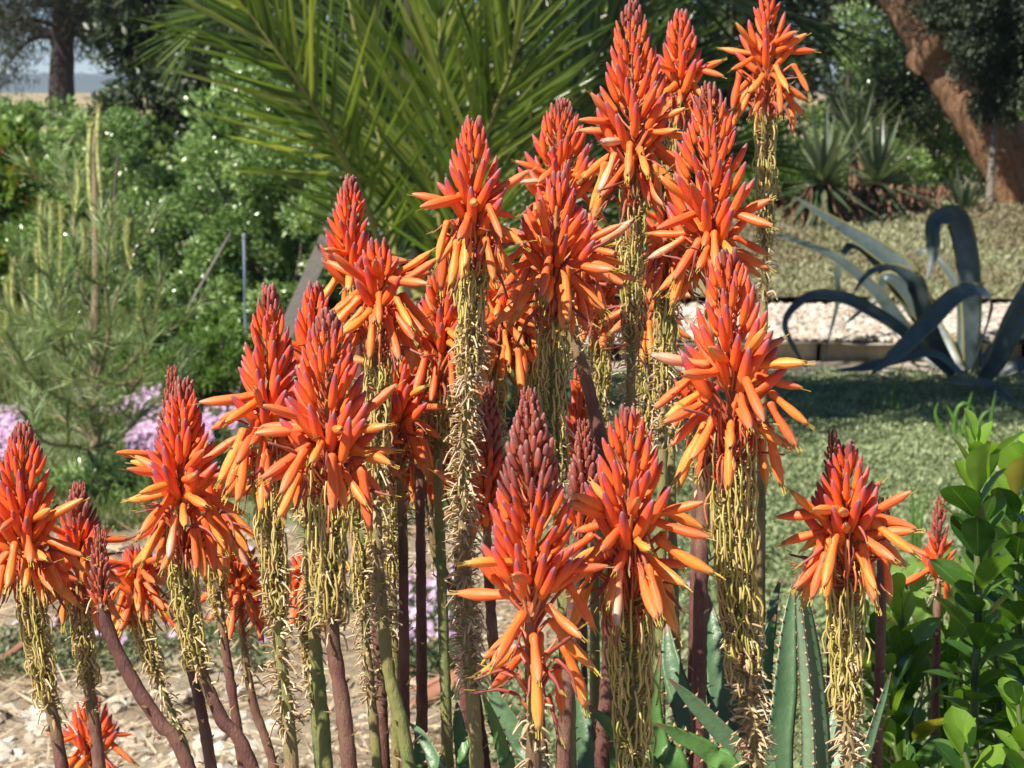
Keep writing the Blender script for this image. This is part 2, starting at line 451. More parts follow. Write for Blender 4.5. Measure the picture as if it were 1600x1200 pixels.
GA = math.radians(137.5)
def flower_spike(label, D, path, yb, yf, yp, yd, wb, wf, nb, nf, style='red', stalk='g', seed=0, lb=34, lf=39.5, rs=1.0, nw=8, Db=None, half=1.0, bristle=0.45):
    """path: tip -> bottom in photo pixels; yb/yf/yp/yd: where buds, flowers, threads and dry bracts end"""
    R = np.random.default_rng(1000 + seed)
    Db = Db if Db is not None else D
    px = D / FPX
    ys = [p[1] for p in path]
    Y0, Y1 = ys[0], ys[-1]
    pts = [P(x, y, D + (Db - D) * (y - Y0) / max(1, Y1 - Y0)) for x, y in path]
    # down to the soil
    last = pts[-1]; dirn = norm(pts[-1] - pts[-2])
    if dirn[2] > -0.4: dirn = norm(dirn + np.array([0, 0, -1.0]))
    g = gz(last[0], last[1])
    tt = (g - last[2]) / dirn[2]
    foot = last + dirn * tt; foot[0] = last[0] + (foot[0] - last[0]) * 0.6
    foot[2] = gz(foot[0], foot[1]) - 0.02
    mid = (last + foot) / 2 + dirn * 0.02
    AX = catmull(pts + [mid, foot], 260)
    seg = np.linalg.norm(np.diff(AX, axis=0), axis=1); cum = np.concatenate([[0], np.cumsum(seg)])
    LT = cum[-1]
    # s for a pixel row
    rel = AX - CAM
    yy = 600 - FPX * (rel @ UP) / (rel @ FW)
    def s_of(y): return float(np.interp(y, np.maximum.accumulate(yy), cum))
    def ax(s): return np.array([np.interp(s, cum, AX[:, i]) for i in range(3)])
    def axT(s): return norm(ax(s + 0.004) - ax(max(0, s - 0.004)))   # points down the stalk
    if nf > 8 and yd - yp < 70: yd = yp + 100; thin = True
    else: thin = False
    sb, sf, sp, sd_ = s_of(yb), s_of(yf), s_of(yp), s_of(yd)
    root = thing('flower_spike', label, 'flower spike', foot, 'orange aloe flower spikes')
    # ---- stalk
    q = int(max(40, 200 * LT))
    ss = np.concatenate([np.linspace(0.004, LT, q)])
    C = np.array([ax(s) for s in ss])
    rs = rs * (.78 if D > 1.7 else .95)
    rad = np.interp(ss, [0, sb * 0.5, sb, sf, sp, max(sd_, sp + .01), LT], np.array([0.9, 2.0, 2.9, 3.6, 4.4, 5.4, 8.5]) * 1e-3 * rs)
    acc = Acc()
    zr = np.interp(ss, [0, max(.01, sf - .03), sf + .01, max(sd_, sf + .02) - .05, max(sd_, sf + .02) + .03, LT + .3], [0, .08, .45, .5, 1.0, 1.1])
    tube(acc, C, rad * (1 + .05 * R.standard_normal(len(ss))), 10, rnd=np.repeat(zr, 10), cap=False, wob=.03)
    link('stalk', acc.mesh('stalk', M_STALK['c' if style == 'closed' else stalk]), root)
    # ---- small pieces
    ped = Acc(); br = Acc()
    def ring(s, az):
        T = axT(s); U = -T
        a = norm(np.cross(U, (0, 1, 0.13))); b = np.cross(U, a)
        return U, a * math.cos(az) + b * math.sin(az)
    def curve(p0, d0, p1, r0, rnd, mat, n=4, sides=3):
        L = np.linalg.norm(p1 - p0)
        m_ = p0 + norm(d0) * L * 0.5
        t = np.linspace(0, 1, n)[:, None]
        pts = (1 - t) ** 2 * p0 + 2 * t * (1 - t) * m_ + t ** 2 * p1
        tube(ped, pts, np.linspace(r0 * 1.25, r0, n), sides, rnd, mat, cap=False)
    def bract(p, out, up, L, wdt, rnd):
        tip = p + out * L * 0.8 + up * L * R.uniform(-.35, .6)
        mid_ = p + out * L * 0.4 + up * L * 0.18
        sd = norm(np.cross(out, up)) * wdt
        V = [p + sd * .6, p - sd * .6, mid_ + sd, mid_ - sd, tip, mid_ + norm(np.cross(sd, out)) * -wdt * .5]
        br.add(V, [[0, 5, 2], [0, 1, 5], [1, 3, 5], [2, 5, 4], [5, 3, 4]], None, [0, 0, .5, .5, 1, .5], rnd)
    # ---- buds
    dusk = {'red': 0.05, 'mix': 0.16, 'dusky': 0.55, 'closed': 0.9}[style]
    az = R.uniform(0, 6.28)
    wbm = wb * px; wfm = wf * px * 1.14
    az_gap = R.uniform(0, 6.28)
    for i in range(nb):
        u = ((i + .5) / nb) ** 1.18
        az += GA + R.normal(0, .1)
        l0 = {'red': 12, 'mix': 8}.get(style, 5)
        l = (l0 + (lb - l0) * min(1, u * 1.05) ** 0.95) * 1e-3 * R.uniform(.93, 1.07)
        if style == 'closed': l *= 0.8
        th = math.radians(12 + 36 * u ** .9 + R.normal(0, 5)) * half
        s_c = sb * u + 0.004
        W = wbm * 1.24 * (0.06 + 0.94 * u ** (0.80 if style == 'dusky' else 0.70)) * R.uniform(.9, 1.08)
        rb = max(0.0016 + rad[0] * 2, W - l * math.sin(th))
        if u > .35 and (R.random() < .06 or (math.cos(az - az_gap) > .75 and R.random() < .35)): continue
        U, O = ring(s_c, az)
        s_base = s_c + l * 0.55
        c0 = ax(s_base)
        base = c0 + O * rb
        d = U * math.cos(th) + O * math.sin(th)
        R3 = frame_from(d, O)
        if u < dusk * 0.75 or (l < .009): me = MS_YB[i % 3]
        elif u < dusk: me = MS_MID[i % 2]
        else: me = MS_BUD[i % 4]
        place('flower_bud', me, root, base, R3, l)
        # pedicel
        s_a = s_base + min(0.018, rb * 0.9 + 0.003)
        curve(ax(s_a) + O * 0.002, O * 0.9 + U * 0.8, base + d * l * 0.02, 0.0009 * (0.5 + u), R.random(), 0, 3)
        if R.random() < .5: bract(ax(s_a) + O * .0025, O, U, .005 + .004 * u, .0012, R.random())
    # ---- flowers
    for i in range(nf):
        v = (i + .5) / nf
        az += GA + R.normal(0, .25)
        l = lf * 1e-3 * R.uniform(.78, 1.12)
        if v < 0.26: ph = math.radians(R.uniform(55, 118))
        else: ph = math.radians(min(170, 94 + 70 * v ** .75 + R.normal(0, 17)))
        zone_end = max(sb + 0.012, sf - l * 0.60)
        s_a = sb - 0.004 + (zone_end - sb) * v
        U, O = ring(s_a, az)
        rb = max(0.008, wfm * (0.80 if v < .5 else 0.62) - l * abs(math.sin(ph)) * 0.85) * R.uniform(.75, 1.15)
        rb = min(rb, 0.026)
        d = U * math.cos(ph) + O * math.sin(ph)
        base = ax(s_a) + O * rb + U * (0.004 if v < .3 else 0.0)
        R3 = frame_from(d, U if ph < 1.8 else O)
        me = MS_SPR[R.integers(3)] if v < 0.3 and R.random() < .7 else MS_OPEN[R.integers(5)]
        if R.random() < .03: me = MS_PALE
        place('open_flower', me, root, base, R3 * np.array([.88, .88, 1.0]), l)
        p0 = ax(s_a + rb * 0.9) + O * .0025
        curve(p0, O * .6 + U * 1.0, base, 0.0011, R.random(), 0, 4, 4)
    for i in range(int(nw * 2.4)):
        az += GA
        s_a = sf - 0.03 + R.uniform(-0.022, .022); U, O = ring(s_a, az)
        l = R.uniform(.018, .034); ph = math.radians(R.uniform(60, 170))
        d = U * math.cos(ph) + O * math.sin(ph)
        rb = R.uniform(.008, .018)
        place('withered_flower', MS_WI[i % 3], root, ax(s_a) + O * rb, frame_from(d, U), l)
        curve(ax(s_a + rb) + O * .003, O + U, ax(s_a) + O * rb, .0009, R.random(), 0)
    # ---- spent pedicels: threads hanging round the stalk
    Lp = sp - (sf - 0.035)
    n = int(Lp / px / 1.15)
    if yp - yf > 18:
        for i in range(n):
            f = (i + R.random()) / max(n, 1)
            s_a = sf - 0.020 + (Lp + .02) * f; az += GA + R.normal(0, .2)
            U, O = ring(s_a, az); O2 = norm(np.cross(U, O))
            env = min(wfm * 0.25, .0150 if D < 1.45 else .0105) * (1 - .40 * f) * (R.uniform(.85, 1.05) if R.random() < .75 else R.uniform(.5, .85))
            l = min(.034, env * R.uniform(1.6, 2.5) + .003)
            sw = R.normal(0, .0007)
            p0 = ax(s_a) + O * .003
            up_ = ax(max(0, s_a - l)) - ax(s_a)
            pts = [p0, p0 + O * env * .55 + U * .002, p0 + O * env * .95 + up_ * .3 + O2 * sw, p0 + O * env * .95 + up_ * .65 - O2 * sw, p0 + O * env * R.uniform(.7, .95) + up_ + O2 * sw * 1.5]
            if R.random() < .12: pts = [p0, p0 + O * env * .7 + U * .003, p0 + O * env * 1.25 - up_ * .2, p0 + O * env * 1.1 - up_ * .6]
            tube(ped, catmull(pts, 8), np.linspace(.00095, .0007, 8), 4, R.random(), 0 if R.random() < .9 - f * 3.2 else 1, cap=False)
            bract(ax(s_a) + O * .004, O, U * R.choice([-1, -.4, .8]), R.uniform(.007, .013), .0014, R.random())
    # ---- dry bracts and stubs
    Ld = sd_ - sp
    n = int(max(0, Ld) / px / (2.3 - 1.4 * bristle) * (.45 if thin else 1))
    for i in range(n):
        f = (i + R.random()) / max(n, 1)
        s_a = sp - .01 + (Ld + .01) * f; az += GA + R.normal(0, .3)
        U, O = ring(s_a, az); O2 = norm(np.cross(U, O))
        p0 = ax(s_a) + O * .0035 * rs
        bract(p0, norm(O + O2 * R.normal(0, .3)), U * R.choice([-1.2, -.6, .6]), R.uniform(.007, .013) * (1 + .4 * bristle), R.uniform(.0010, .0019), R.random())
        if R.random() < .6:
            l = R.uniform(.006, .017)
            e = p0 + O * l * .8 + U * R.uniform(-.012, .006) + O2 * R.normal(0, .004)
            curve(p0, O + U * R.uniform(.3, 1.6), e, .0008, R.random(), 2, 5)
    # ---- sparse clasping bracts on the bare stalk
    s = max(sd_, sf) + .01
    while s < LT - .05:
        az += GA; U, O = ring(s, az); rr = float(np.interp(s, ss, rad))
        bract(ax(s) + O * rr * .9, norm(O * .95 + U * .5), U * .6, R.uniform(.007, .014), R.uniform(.0012, .0022), R.random())
        s += R.uniform(.010, .026)
    if ped.n: link('pedicels', ped.mesh('pedicels', [M_PDR, M_PDY, M_PDD]), root, 'stuff')
    if br.n: link('bracts', br.mesh('bracts', [M_BRT], False), root, 'stuff')
    return root

# ================================================================== THE SETTING
def struct(name, me):
    o = link(name, me); o['kind'] = 'structure'; return o

def fbm(x, y, s, seed=0.0, oct=4):
    v = 0; a = 1
    for k in range(oct):
        v += a * mnoise.noise((x * s + seed, y * s, seed * 1.7)); a *= .5; s *= 2.1
    return v

def soil_mat():
    m, nt, out = new_mat('soil')
    n1 = noise(nt, 2.2, 5, .65); n2 = noise(nt, 45, 5, .75); n3 = noise(nt, 260, 3, .7)
    c = ramp(nt, [(0.3, (0.22, 0.165, 0.11)), (0.5, (0.35, 0.275, 0.19)), (0.7, (0.46, 0.385, 0.285))], n1).outputs[0]
    c = scalec(nt, c, .55, 1.35, n2); c = scalec(nt, c, .7, 1.25, n3)
    finish(nt, out, c, .9, bump(nt, n2, .8, .02), spec=.2)
    return m
M_SOIL = soil_mat()
def dry_mat(name, a, b, sc):
    m, nt, out = new_mat(name)
    n1 = noise(nt, sc, 5, .7); n2 = noise(nt, sc * 14, 4, .75)
    c = ramp(nt, [(.3, a), (.7, b)], n1).outputs[0]; c = scalec(nt, c, .6, 1.35, n2)
    finish(nt, out, c, .9, bump(nt, n2, .6, .02), spec=.2)
    return m
M_FIELD = dry_mat('dry_field', (0.30, 0.24, 0.13), (0.42, 0.34, 0.19), .02)
M_HILL = dry_mat('hill_scrub', (0.035, 0.055, 0.045), (0.07, 0.09, 0.07), .01)
M_CARPET = dry_mat('carpet_soil', (0.12, 0.15, 0.07), (0.20, 0.23, 0.12), 3)
M_BANK = dry_mat('bank_soil', (0.20, 0.18, 0.10), (0.32, 0.27, 0.18), 2)

# near ground: fine sheet, with the raised bed the plants grow in
def sheet(xs, ys, zf):
    acc = Acc(); nx, ny = len(xs), len(ys)
    V = [(x, y, zf(x, y)) for y in ys for x in xs]
    F = [[j * nx + i, j * nx + i + 1, (j + 1) * nx + i + 1, (j + 1) * nx + i] for j in range(ny - 1) for i in range(nx - 1)]
    acc.add(V, F); return acc
xs = np.concatenate([np.linspace(-60, -4, 12)[:-1], np.linspace(-4, 4, 150), np.linspace(4, 60, 12)[1:]])
ys = np.concatenate([np.linspace(-20, .5, 8)[:-1], np.linspace(.5, 9.5, 170), np.linspace(9.5, 40, 30)[1:], np.linspace(40, 260, 12)[1:]])
def gh(x, y):
    z = gz(x, y)
    if abs(x) < 6 and -1 < y < 10:
        z += .022 * fbm(x, y, 2.6, 3.1) + .018 * fbm(x, y, 9, 1.3, 4)
    if y > 9.6: z += -0.0
    return z
ac = sheet(xs, ys, gh); struct('ground', ac.mesh('ground', M_SOIL))
ac = sheet(np.linspace(-160, 160, 20), np.linspace(42, 300, 30), lambda x, y: .03 + .15 * fbm(x, y, .03, 5))
struct('field', ac.mesh('field', M_FIELD))
acc = Acc(); hx = np.linspace(-1500, 900, 120)
V = []
for x in hx:
    h = 11 + 8 * fbm(x, 0, .0018, 4) + 1.2 * fbm(x, 0, .02, 9, 3)
    V += [(x, 1500, -14), (x, 1580, h * .6), (x, 1700, h), (x, 2100, 0)]
acc.add(V, [[i * 4 + k, (i + 1) * 4 + k, (i + 1) * 4 + k + 1, i * 4 + k + 1] for i in range(119) for k in range(3)])
struct('hills', acc.mesh('hills', M_HILL))

def haze():
    m = bpy.data.materials.new('haze'); m.use_nodes = True; nt = m.node_tree; nt.nodes.clear()
    o = nt.nodes.new('ShaderNodeOutputMaterial'); v = nt.nodes.new('ShaderNodeVolumePrincipled')
    v.inputs['Density'].default_value = .00042; v.inputs['Color'].default_value = (.72, .84, 1.0, 1); v.inputs['Anisotropy'].default_value = .2
    nt.links.new(v.outputs[0], o.inputs['Volume'])
    a = Acc(); x0, x1, y0, y1, z0, z1 = -1600, 1000, -60, 2200, -16, 32
    a.add([(x, y, z) for z in (z0, z1) for x, y in ((x0, y0), (x1, y0), (x1, y1), (x0, y1))], [[3, 2, 1, 0], [4, 5, 6, 7], [0, 1, 5, 4], [1, 2, 6, 5], [2, 3, 7, 6], [3, 0, 4, 7]])
    h = link('haze', a.mesh('haze', m, False)); h['kind'] = 'stuff'; tag(h, 'thin blue air haze over the far hills', 'haze')
haze()

# ---- templates
def leaf_tpl(fold=.25, wide=.5, tipc=.6):
    """6-vertex leaf, unit length along Z, width along X, face along Y"""
    hw = wide / 2
    V = np.array([(0, 0, 0), (hw, fold * hw, .42), (0, 0, .45), (-hw, fold * hw, .42), (hw * tipc, fold * hw * .6, .78), (0, -.04, 1), (-hw * tipc, fold * hw * .6, .78), (0, 0, .78)])
    F = np.array([[0, 1, 2, 2], [0, 2, 3, 3], [1, 4, 7, 2], [2, 7, 6, 3], [4, 5, 7, 7], [7, 5, 6, 6]])
    tri = []
    for f in F:
        if f[2] == f[3]: tri.append(f[:3])
        else: tri += [[f[0], f[1], f[2]], [f[0], f[2], f[3]]]
    return V, np.array(tri), V[:, 0] / wide + .5, V[:, 2]
LEAF = leaf_tpl()
LEAFW = leaf_tpl(.3, .62, .7)
dia = (np.array([(0, 0, 0), (.28, .05, .5), (-.28, .05, .5), (0, 0, 1)]), np.array([[0, 1, 2], [1, 3, 2]]), np.array([.5, 1, 0, .5]), np.array([0, .5, .5, 1.]))
needle = (np.array([(-.5, 0, 0), (.5, 0, 0), (0, 0, 1)]), np.array([[0, 1, 2]]), np.array([0, 1, .5]), np.array([0, 0, 1.]))
blade = (np.array([(-.5, 0, 0), (.5, 0, 0), (-.4, .04, .5), (.4, .04, .5), (0, .15, 1)]), np.array([[0, 1, 3], [0, 3, 2], [2, 3, 4]]), np.array([0, 1, 0, 1, .5]), np.array([0, 0, .5, .5, 1.]))

def frames(dirs, up=None, roll=None, R=RNG):
    """k directions -> (k,3,3) with Z along dir and Y roughly towards `up`"""
    Z = dirs / (np.linalg.norm(dirs, axis=1)[:, None] + 1e-9)
    u = R.standard_normal(Z.shape) * .6 + (np.array([0, 0, 1.0]) if up is None else up)
    X = np.cross(u, Z); X /= np.linalg.norm(X, axis=1)[:, None] + 1e-9
    Y = np.cross(Z, X)
    return np.stack([X, Y, Z], 2)

def ball_dirs(n, R=RNG):
    d = R.standard_normal((n, 3)); return d / np.linalg.norm(d, axis=1)[:, None]

def crown(acc, centre, radii, nclump, nleaf, size, tpl=LEAF, cr=.28, seed=0, fill=.35, floor=None, shell=.75, rndlift=0.0, droop=0.0, wmul=1.0):
    R = np.random.default_rng(seed)
    centre = np.array(centre, float); radii = np.array(radii, float)
    d = ball_dirs(nclump, R); rr = np.where(R.random(nclump) < fill, R.uniform(.2, .8, nclump), R.uniform(shell, 1.03, nclump))
    cc = centre + d * rr[:, None] * radii
    cs = radii.mean() * cr * R.uniform(.55, 1.35, nclump)
    k = R.integers(0, nclump, nleaf)
    dd = ball_dirs(nleaf, R); rad = R.random(nleaf) ** .45
    p = cc[k] + dd * (cs[k] * rad)[:, None] * np.array([1, 1, .85])
    out = dd * .7 + (p - centre) / radii * .4 + np.array([0, 0, .35 - droop]) + R.standard_normal((nleaf, 3)) * .75
    if floor is not None:
        m = p[:, 2] > floor; p, out, k = p[m], out[m], k[m]
    n = len(p)
    s = size * R.uniform(.6, 1.25, n)
    M = frames(out, R=R) * s[:, None, None]
    M[:, :, 0] *= wmul
    rn = np.clip(R.random(n) * .55 + (R.random(nclump)[k]) * .45 + rndlift, 0, 1)
    acc.inst(tpl, M, p, rn)
    return cc

BARK = simple_mat('bark_grey', [(0.10, 0.075, 0.06), (0.15, 0.12, 0.095)], rough=.85, ns=14, nstr=.4, bmp=.9)
def twigs(acc, base, ends, r0=.02, mat=0, R=RNG, n=7):
    for e in ends:
        b = np.array(base) + R.normal(0, .05, 3) * [1, 1, 0]; e = np.array(e)
        m = (b + e) / 2 + R.normal(0, .06, 3) * np.linalg.norm(e - b)
        tube(acc, catmull([b, m, e], n), np.linspace(r0, r0 * .25, n), 4, R.random(), mat, cap=False)

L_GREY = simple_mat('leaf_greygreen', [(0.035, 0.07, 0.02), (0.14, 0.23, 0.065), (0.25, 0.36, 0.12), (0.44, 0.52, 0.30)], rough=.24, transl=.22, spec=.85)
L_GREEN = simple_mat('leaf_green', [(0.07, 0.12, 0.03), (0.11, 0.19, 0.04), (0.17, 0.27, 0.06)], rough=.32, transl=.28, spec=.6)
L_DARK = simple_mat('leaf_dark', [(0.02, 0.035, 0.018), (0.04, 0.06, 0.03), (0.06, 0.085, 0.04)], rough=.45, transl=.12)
L_REDT = simple_mat('leaf_redtip', [(0.03, 0.06, 0.015), (0.06, 0.12, 0.025), (0.10, 0.19, 0.03), (0.16, 0.24, 0.03), (0.34, 0.10, 0.03)], rough=.35, transl=.3)
L_PINE = simple_mat('needles_far', [(0.035, 0.045, 0.03), (0.06, 0.075, 0.045)], rough=.6, transl=.1)

def shrub(name, label, px_, D, top, wpx, mat, n, size, seed, group='shrubs of the background hedge', depth=None, base=0.0, tpl=LEAF, cat='shrub', nclump=46, **kw):
    """a bush whose crown spans wpx photo pixels, top at photo row `top`"""
    c = P(px_, 400, D); x, y = c[0], c[1]
    zt = P(px_, top, D)[2]; rx = wpx / 2 * D / FPX; rz = (zt - base) / 2 * 1.0
    root = thing(name, label, cat, (x, y, base), group)
    a = Acc(); cc = crown(a, (x, y, base + rz * .92), (rx, depth or rx * .7, rz * 1.06), nclump, n, size, tpl, seed=seed, floor=base + .02, **kw)
    if name == 'hedge_shrub': crown(a, (x, y, base + rz * .35), (rx * .95, (depth or rx * .7) * .9, rz * .5), 20, n // 3, size, tpl, seed=seed + 500, floor=base + .01, **kw)
    link('foliage', a.mesh('foliage', mat), root, 'stuff')
    b = Acc(); R = np.random.default_rng(seed + 5)
    twigs(b, (x, y, base - .03), cc[R.integers(0, len(cc), 16)] , .018 * max(1, rz), R=R)
    link('branches', b.mesh('branches', BARK), root, 'stuff')
    return root

# dark back rows that close the view behind the palm and the tree
HB = 'trees closing the view behind the garden'
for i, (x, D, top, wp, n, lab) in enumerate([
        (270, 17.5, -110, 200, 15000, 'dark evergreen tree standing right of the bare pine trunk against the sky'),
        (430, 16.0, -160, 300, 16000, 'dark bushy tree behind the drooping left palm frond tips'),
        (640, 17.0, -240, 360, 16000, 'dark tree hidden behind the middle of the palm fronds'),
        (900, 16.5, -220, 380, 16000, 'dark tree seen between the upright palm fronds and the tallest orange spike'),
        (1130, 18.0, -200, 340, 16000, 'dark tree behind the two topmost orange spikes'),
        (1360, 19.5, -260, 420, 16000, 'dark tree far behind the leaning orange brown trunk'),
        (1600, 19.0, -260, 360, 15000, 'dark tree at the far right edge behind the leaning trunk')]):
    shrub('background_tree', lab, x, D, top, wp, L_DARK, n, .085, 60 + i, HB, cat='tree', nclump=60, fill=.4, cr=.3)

HG = 'shrubs of the background hedge'
shrub('hedge_shrub', 'broad grey green leafy bush just left of the palm, behind the leaning grey stake', 440, 10.9, 178, 330, L_GREY, 26000, .037, 11, HG, cr=.26)
shrub('hedge_shrub', 'leafy bush with brownish gaps behind the tall pine sapling tip', 215, 11.6, 185, 330, L_GREY, 24000, .037, 12, HG, cr=.26)
shrub('hedge_shrub', 'dark green bush with red and yellow new shoot tips at the left edge', 40, 11.9, 208, 260, L_REDT, 11000, .06, 13, HG, cr=.26, tpl=LEAFW)
shrub('hedge_shrub', 'pale silvery bush rising behind the hedge under the drooping palm tips', 400, 13.6, 92, 190, L_GREY, 9000, .06, 14, HG)
shrub('hedge_shrub', 'low dark bush behind the palm base and the grey stake', 640, 11.2, 270, 300, L_GREEN, 14000, .048, 15, HG)
shrub('hedge_shrub', 'sunlit green bush behind the orange spikes in the middle', 850, 12.0, 150, 300, L_GREEN, 12000, .06, 16, HG)
shrub('hedge_shrub', 'dark leafy bush right of the topmost yellow threaded stalk', 1200, 13.6, 200, 190, L_GREEN, 8000, .06, 17, HG)
shrub('hedge_shrub', 'small grey green bush under the far pine trunk', 110, 15.5, 150, 170, L_GREY, 6000, .06, 18, HG)
shrub('hedge_shrub', 'tan green rough bush in front of the yellow field behind the hedge', 190, 17.5, 150, 260, L_GREY, 14000, .07, 24, HG)
shrub('hedge_shrub', 'low grass green bush in front of the hedge foot, left of the stalks', 300, 9.0, 500, 210, L_GREEN, 7000, .045, 19, HG)
shrub('hedge_shrub', 'pale scrubby bush at the left edge below the hills', 20, 19, 146, 300, L_GREY, 14000, .08, 20, HG)
# feathery sunlit conifer-like shrubs right
for i, (x, D, top, wp, m, lab) in enumerate([
        (1330, 15.6, 20, 200, L_GREY, 'feathery sunlit grey green shrub left of the leaning trunk'),
        (1290, 14.6, 175, 150, L_GREEN, 'soft green shrub right behind the drooping yucca'),
        (1440, 15.8, 150, 170, L_GREEN, 'dim green shrub just behind the leaning trunk'),
        (1395, 14.8, 215, 120, L_GREY, 'pale feathery shrub between the yucca and the leaning trunk'),
        (1560, 16.8, 150, 200, L_GREEN, 'green shrub behind the thin pale trunk at the right edge')]):
    shrub('garden_shrub', lab, x, D, top, wp, m, 9000, .05, 30 + i, 'shrubs behind the gravel path', tpl=dia, wmul=.6)

# pine at the far left
def far_pine():
    D = 22
    root = thing('pine_tree', 'tall dark pine trunk with drooping needle branches against the sky at upper left', 'tree', (P(95, 200, D)[0], P(95, 200, D)[1], 0))
    a = Acc(); x, y = root.location.x, root.location.y
    tube(a, catmull([(x, y, -.1), (x + .02, y, 1.2), (x + .05, y, 2.2), (x - .1, y, 4.5)], 16), np.linspace(.16, .09, 16), 10, wob=.06)
    R = np.random.default_rng(5); tips = []
    for i in range(44):
        z = R.uniform(1.75, 3.3); az = R.uniform(0, 6.28); L = R.uniform(.6, 1.9)
        p0 = np.array((x, y, z)); e = p0 + np.array((math.cos(az) * L, math.sin(az) * L, R.uniform(-.5, .3)))
        pts = catmull([p0, (p0 + e) / 2 + np.array((0, 0, .15)), e], 9); tube(a, pts, np.linspace(.035, .008, 9), 4, cap=False)
        tips += list(pts[3:])
    link('trunk', a.mesh('trunk', simple_mat('bark_dark', [(0.035, 0.028, 0.026), (0.06, 0.045, 0.04)], rough=.9, ns=6, bmp=.8)), root)
    tips = np.array(tips)
    f = Acc(); n = 36000; k = R.integers(0, len(tips), n)
    p = tips[k] + R.normal(0, .16, (n, 3)); d = ball_dirs(n, R) * .8 + np.array([0, 0, -.5])
    M = frames(d, R=R) * (R.uniform(.07, .14, n))[:, None, None]; M[:, :, 0] *= .16
    f.inst(needle, M, p, R.random(n)); link('foliage', f.mesh('foliage', L_PINE), root, 'stuff')
far_pine()

# leaning tree right
def leaning_tree():
    D = 14.9
    m, nt, out = new_mat('bark_orange')
    n1 = noise(nt, 5, 5, .7); n2 = noise(nt, 22, 5, .75, 'Object', (1.4, 1.4, .6))
    c = ramp(nt, [(.3, (.16, .085, .05)), (.5, (.38, .21, .12)), (.72, (.50, .33, .21))], n2).outputs[0]; c = scalec(nt, c, .6, 1.3, n1)
    finish(nt, out, c, .85, bump(nt, n2, 1.0, .06), spec=.2)
    base = P(1650, 415, D)
    root = thing('leaning_tree', 'leaning orange brown tree trunk with dark hanging crown at upper right', 'tree', (base[0], base[1], gz(0, 9)))
    pts = [P(1668, 440, D), P(1638, 370, D), P(1600, 290, D), P(1552, 210, D), P(1500, 130, D), P(1445, 45, D), P(1380, -50, D + .2), P(1310, -150, D + .4)]
    a = Acc(); C = catmull(pts, 40)
    tube(a, C, np.interp(np.linspace(0, 1, 40), [0, .15, .6, 1], [.30, .235, .20, .13]), 20, wob=.045)
    tube(a, catmull([P(1440, 100, D), P(1500, 20, D - .5), P(1580, -90, D - .8)], 10), np.linspace(.12, .06, 10), 9, wob=.04)
    link('trunk', a.mesh('trunk', m), root)
    f = Acc()
    mats = simple_mat('cypress_leaf', [(0.018, 0.03, 0.015), (0.035, 0.05, 0.025), (0.055, 0.075, 0.04)], rough=.6, transl=.1)
    for i, (px_, py_, dd, rx, rz, n) in enumerate([(1570, 30, -1.1, .42, .42, 13000), (1540, -30, -1.3, .36, .24, 8000), (1660, 120, -1.0, .30, .36, 8000), (1590, 110, -.8, .26, .26, 6000), (1530, 60, -.9, .17, .22, 3000),
              (1690, 60, -1.2, .5, .6, 8000), (1560, 150, -.8, .16, .2, 3500), (1490, 15, -.9, .2, .14, 3000), (1650, 225, -.8, .14, .16, 2500), (1610, -240, -1.5, 1.5, .7, 12000), (1400, -230, -.8, 1.2, .5, 9000), (1420, 150, .6, .3, .25, 3000)]):
        crown(f, P(px_, py_, D + dd), (rx, .4, rz), 40, n, .04, dia, seed=90 + i, fill=.5, droop=.7, wmul=.7)
    crown(f, P(1360, 150, D + .5), (.32, .3, .30), 26, 4200, .04, dia, seed=110, fill=.5, droop=.3, wmul=.7)
    link('foliage', f.mesh('foliage', mats), root, 'stuff')
leaning_tree()
def added_shade_tree():  # tree added for its shadow on the agave bed; crown hangs out of view
    root = thing('added_shade_tree', 'added dark trunk behind the palm fronds whose unseen crown shades the agave bed from above', 'tree', (-.38, 7.6, 0))
    a = Acc(); tube(a, catmull([(-.38, 7.6, -.1), (-.36, 7.58, 1.2), (-.30, 7.4, 2.3), (-.05, 6.9, 2.8)], 20), np.linspace(.05, .035, 20), 10, wob=.05)
    twigs(a, (-.25, 6.9, 2.4), [(-.6, 7.2, 2.9), (.5, 6.6, 2.9), (-.9, 6.6, 2.9), (.9, 7.5, 3.0)], .05)
    link('trunk', a.mesh('trunk', simple_mat('bark_shade', [(0.03, 0.026, 0.02), (0.05, 0.04, 0.032)], rough=.9, ns=14, bmp=.8)), root)
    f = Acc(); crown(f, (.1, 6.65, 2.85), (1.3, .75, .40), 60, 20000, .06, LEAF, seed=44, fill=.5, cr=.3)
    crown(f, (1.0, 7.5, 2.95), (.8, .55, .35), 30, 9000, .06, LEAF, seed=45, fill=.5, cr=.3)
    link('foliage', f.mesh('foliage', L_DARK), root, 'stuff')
added_shade_tree()

def slim_trunk():
    D = 14.4; b = G(1548, 405)
    root = thing('slim_tree', 'slim pale grey trunk standing just left of the leaning trunk', 'tree', (P(1548, 405, D)[0], P(1548, 405, D)[1], 0))
    a = Acc(); tube(a, catmull([P(1550, 425, D), P(1546, 340, D), P(1552, 230, D), P(1566, 100, D), P(1575, 20, D)], 18), np.linspace(.035, .02, 18), 9, wob=.05)
    link('trunk', a.mesh('trunk', simple_mat('bark_pale', [(0.16, 0.13, 0.11), (0.22, 0.19, 0.16)], rough=.8, ns=20, nstr=.4, bmp=.6)), root)
    f = Acc(); crown(f, P(1572, -10, D), (.6, .5, .4), 20, 3000, .05, LEAF, seed=40); link('foliage', f.mesh('foliage', L_DARK), root, 'stuff')
slim_trunk()

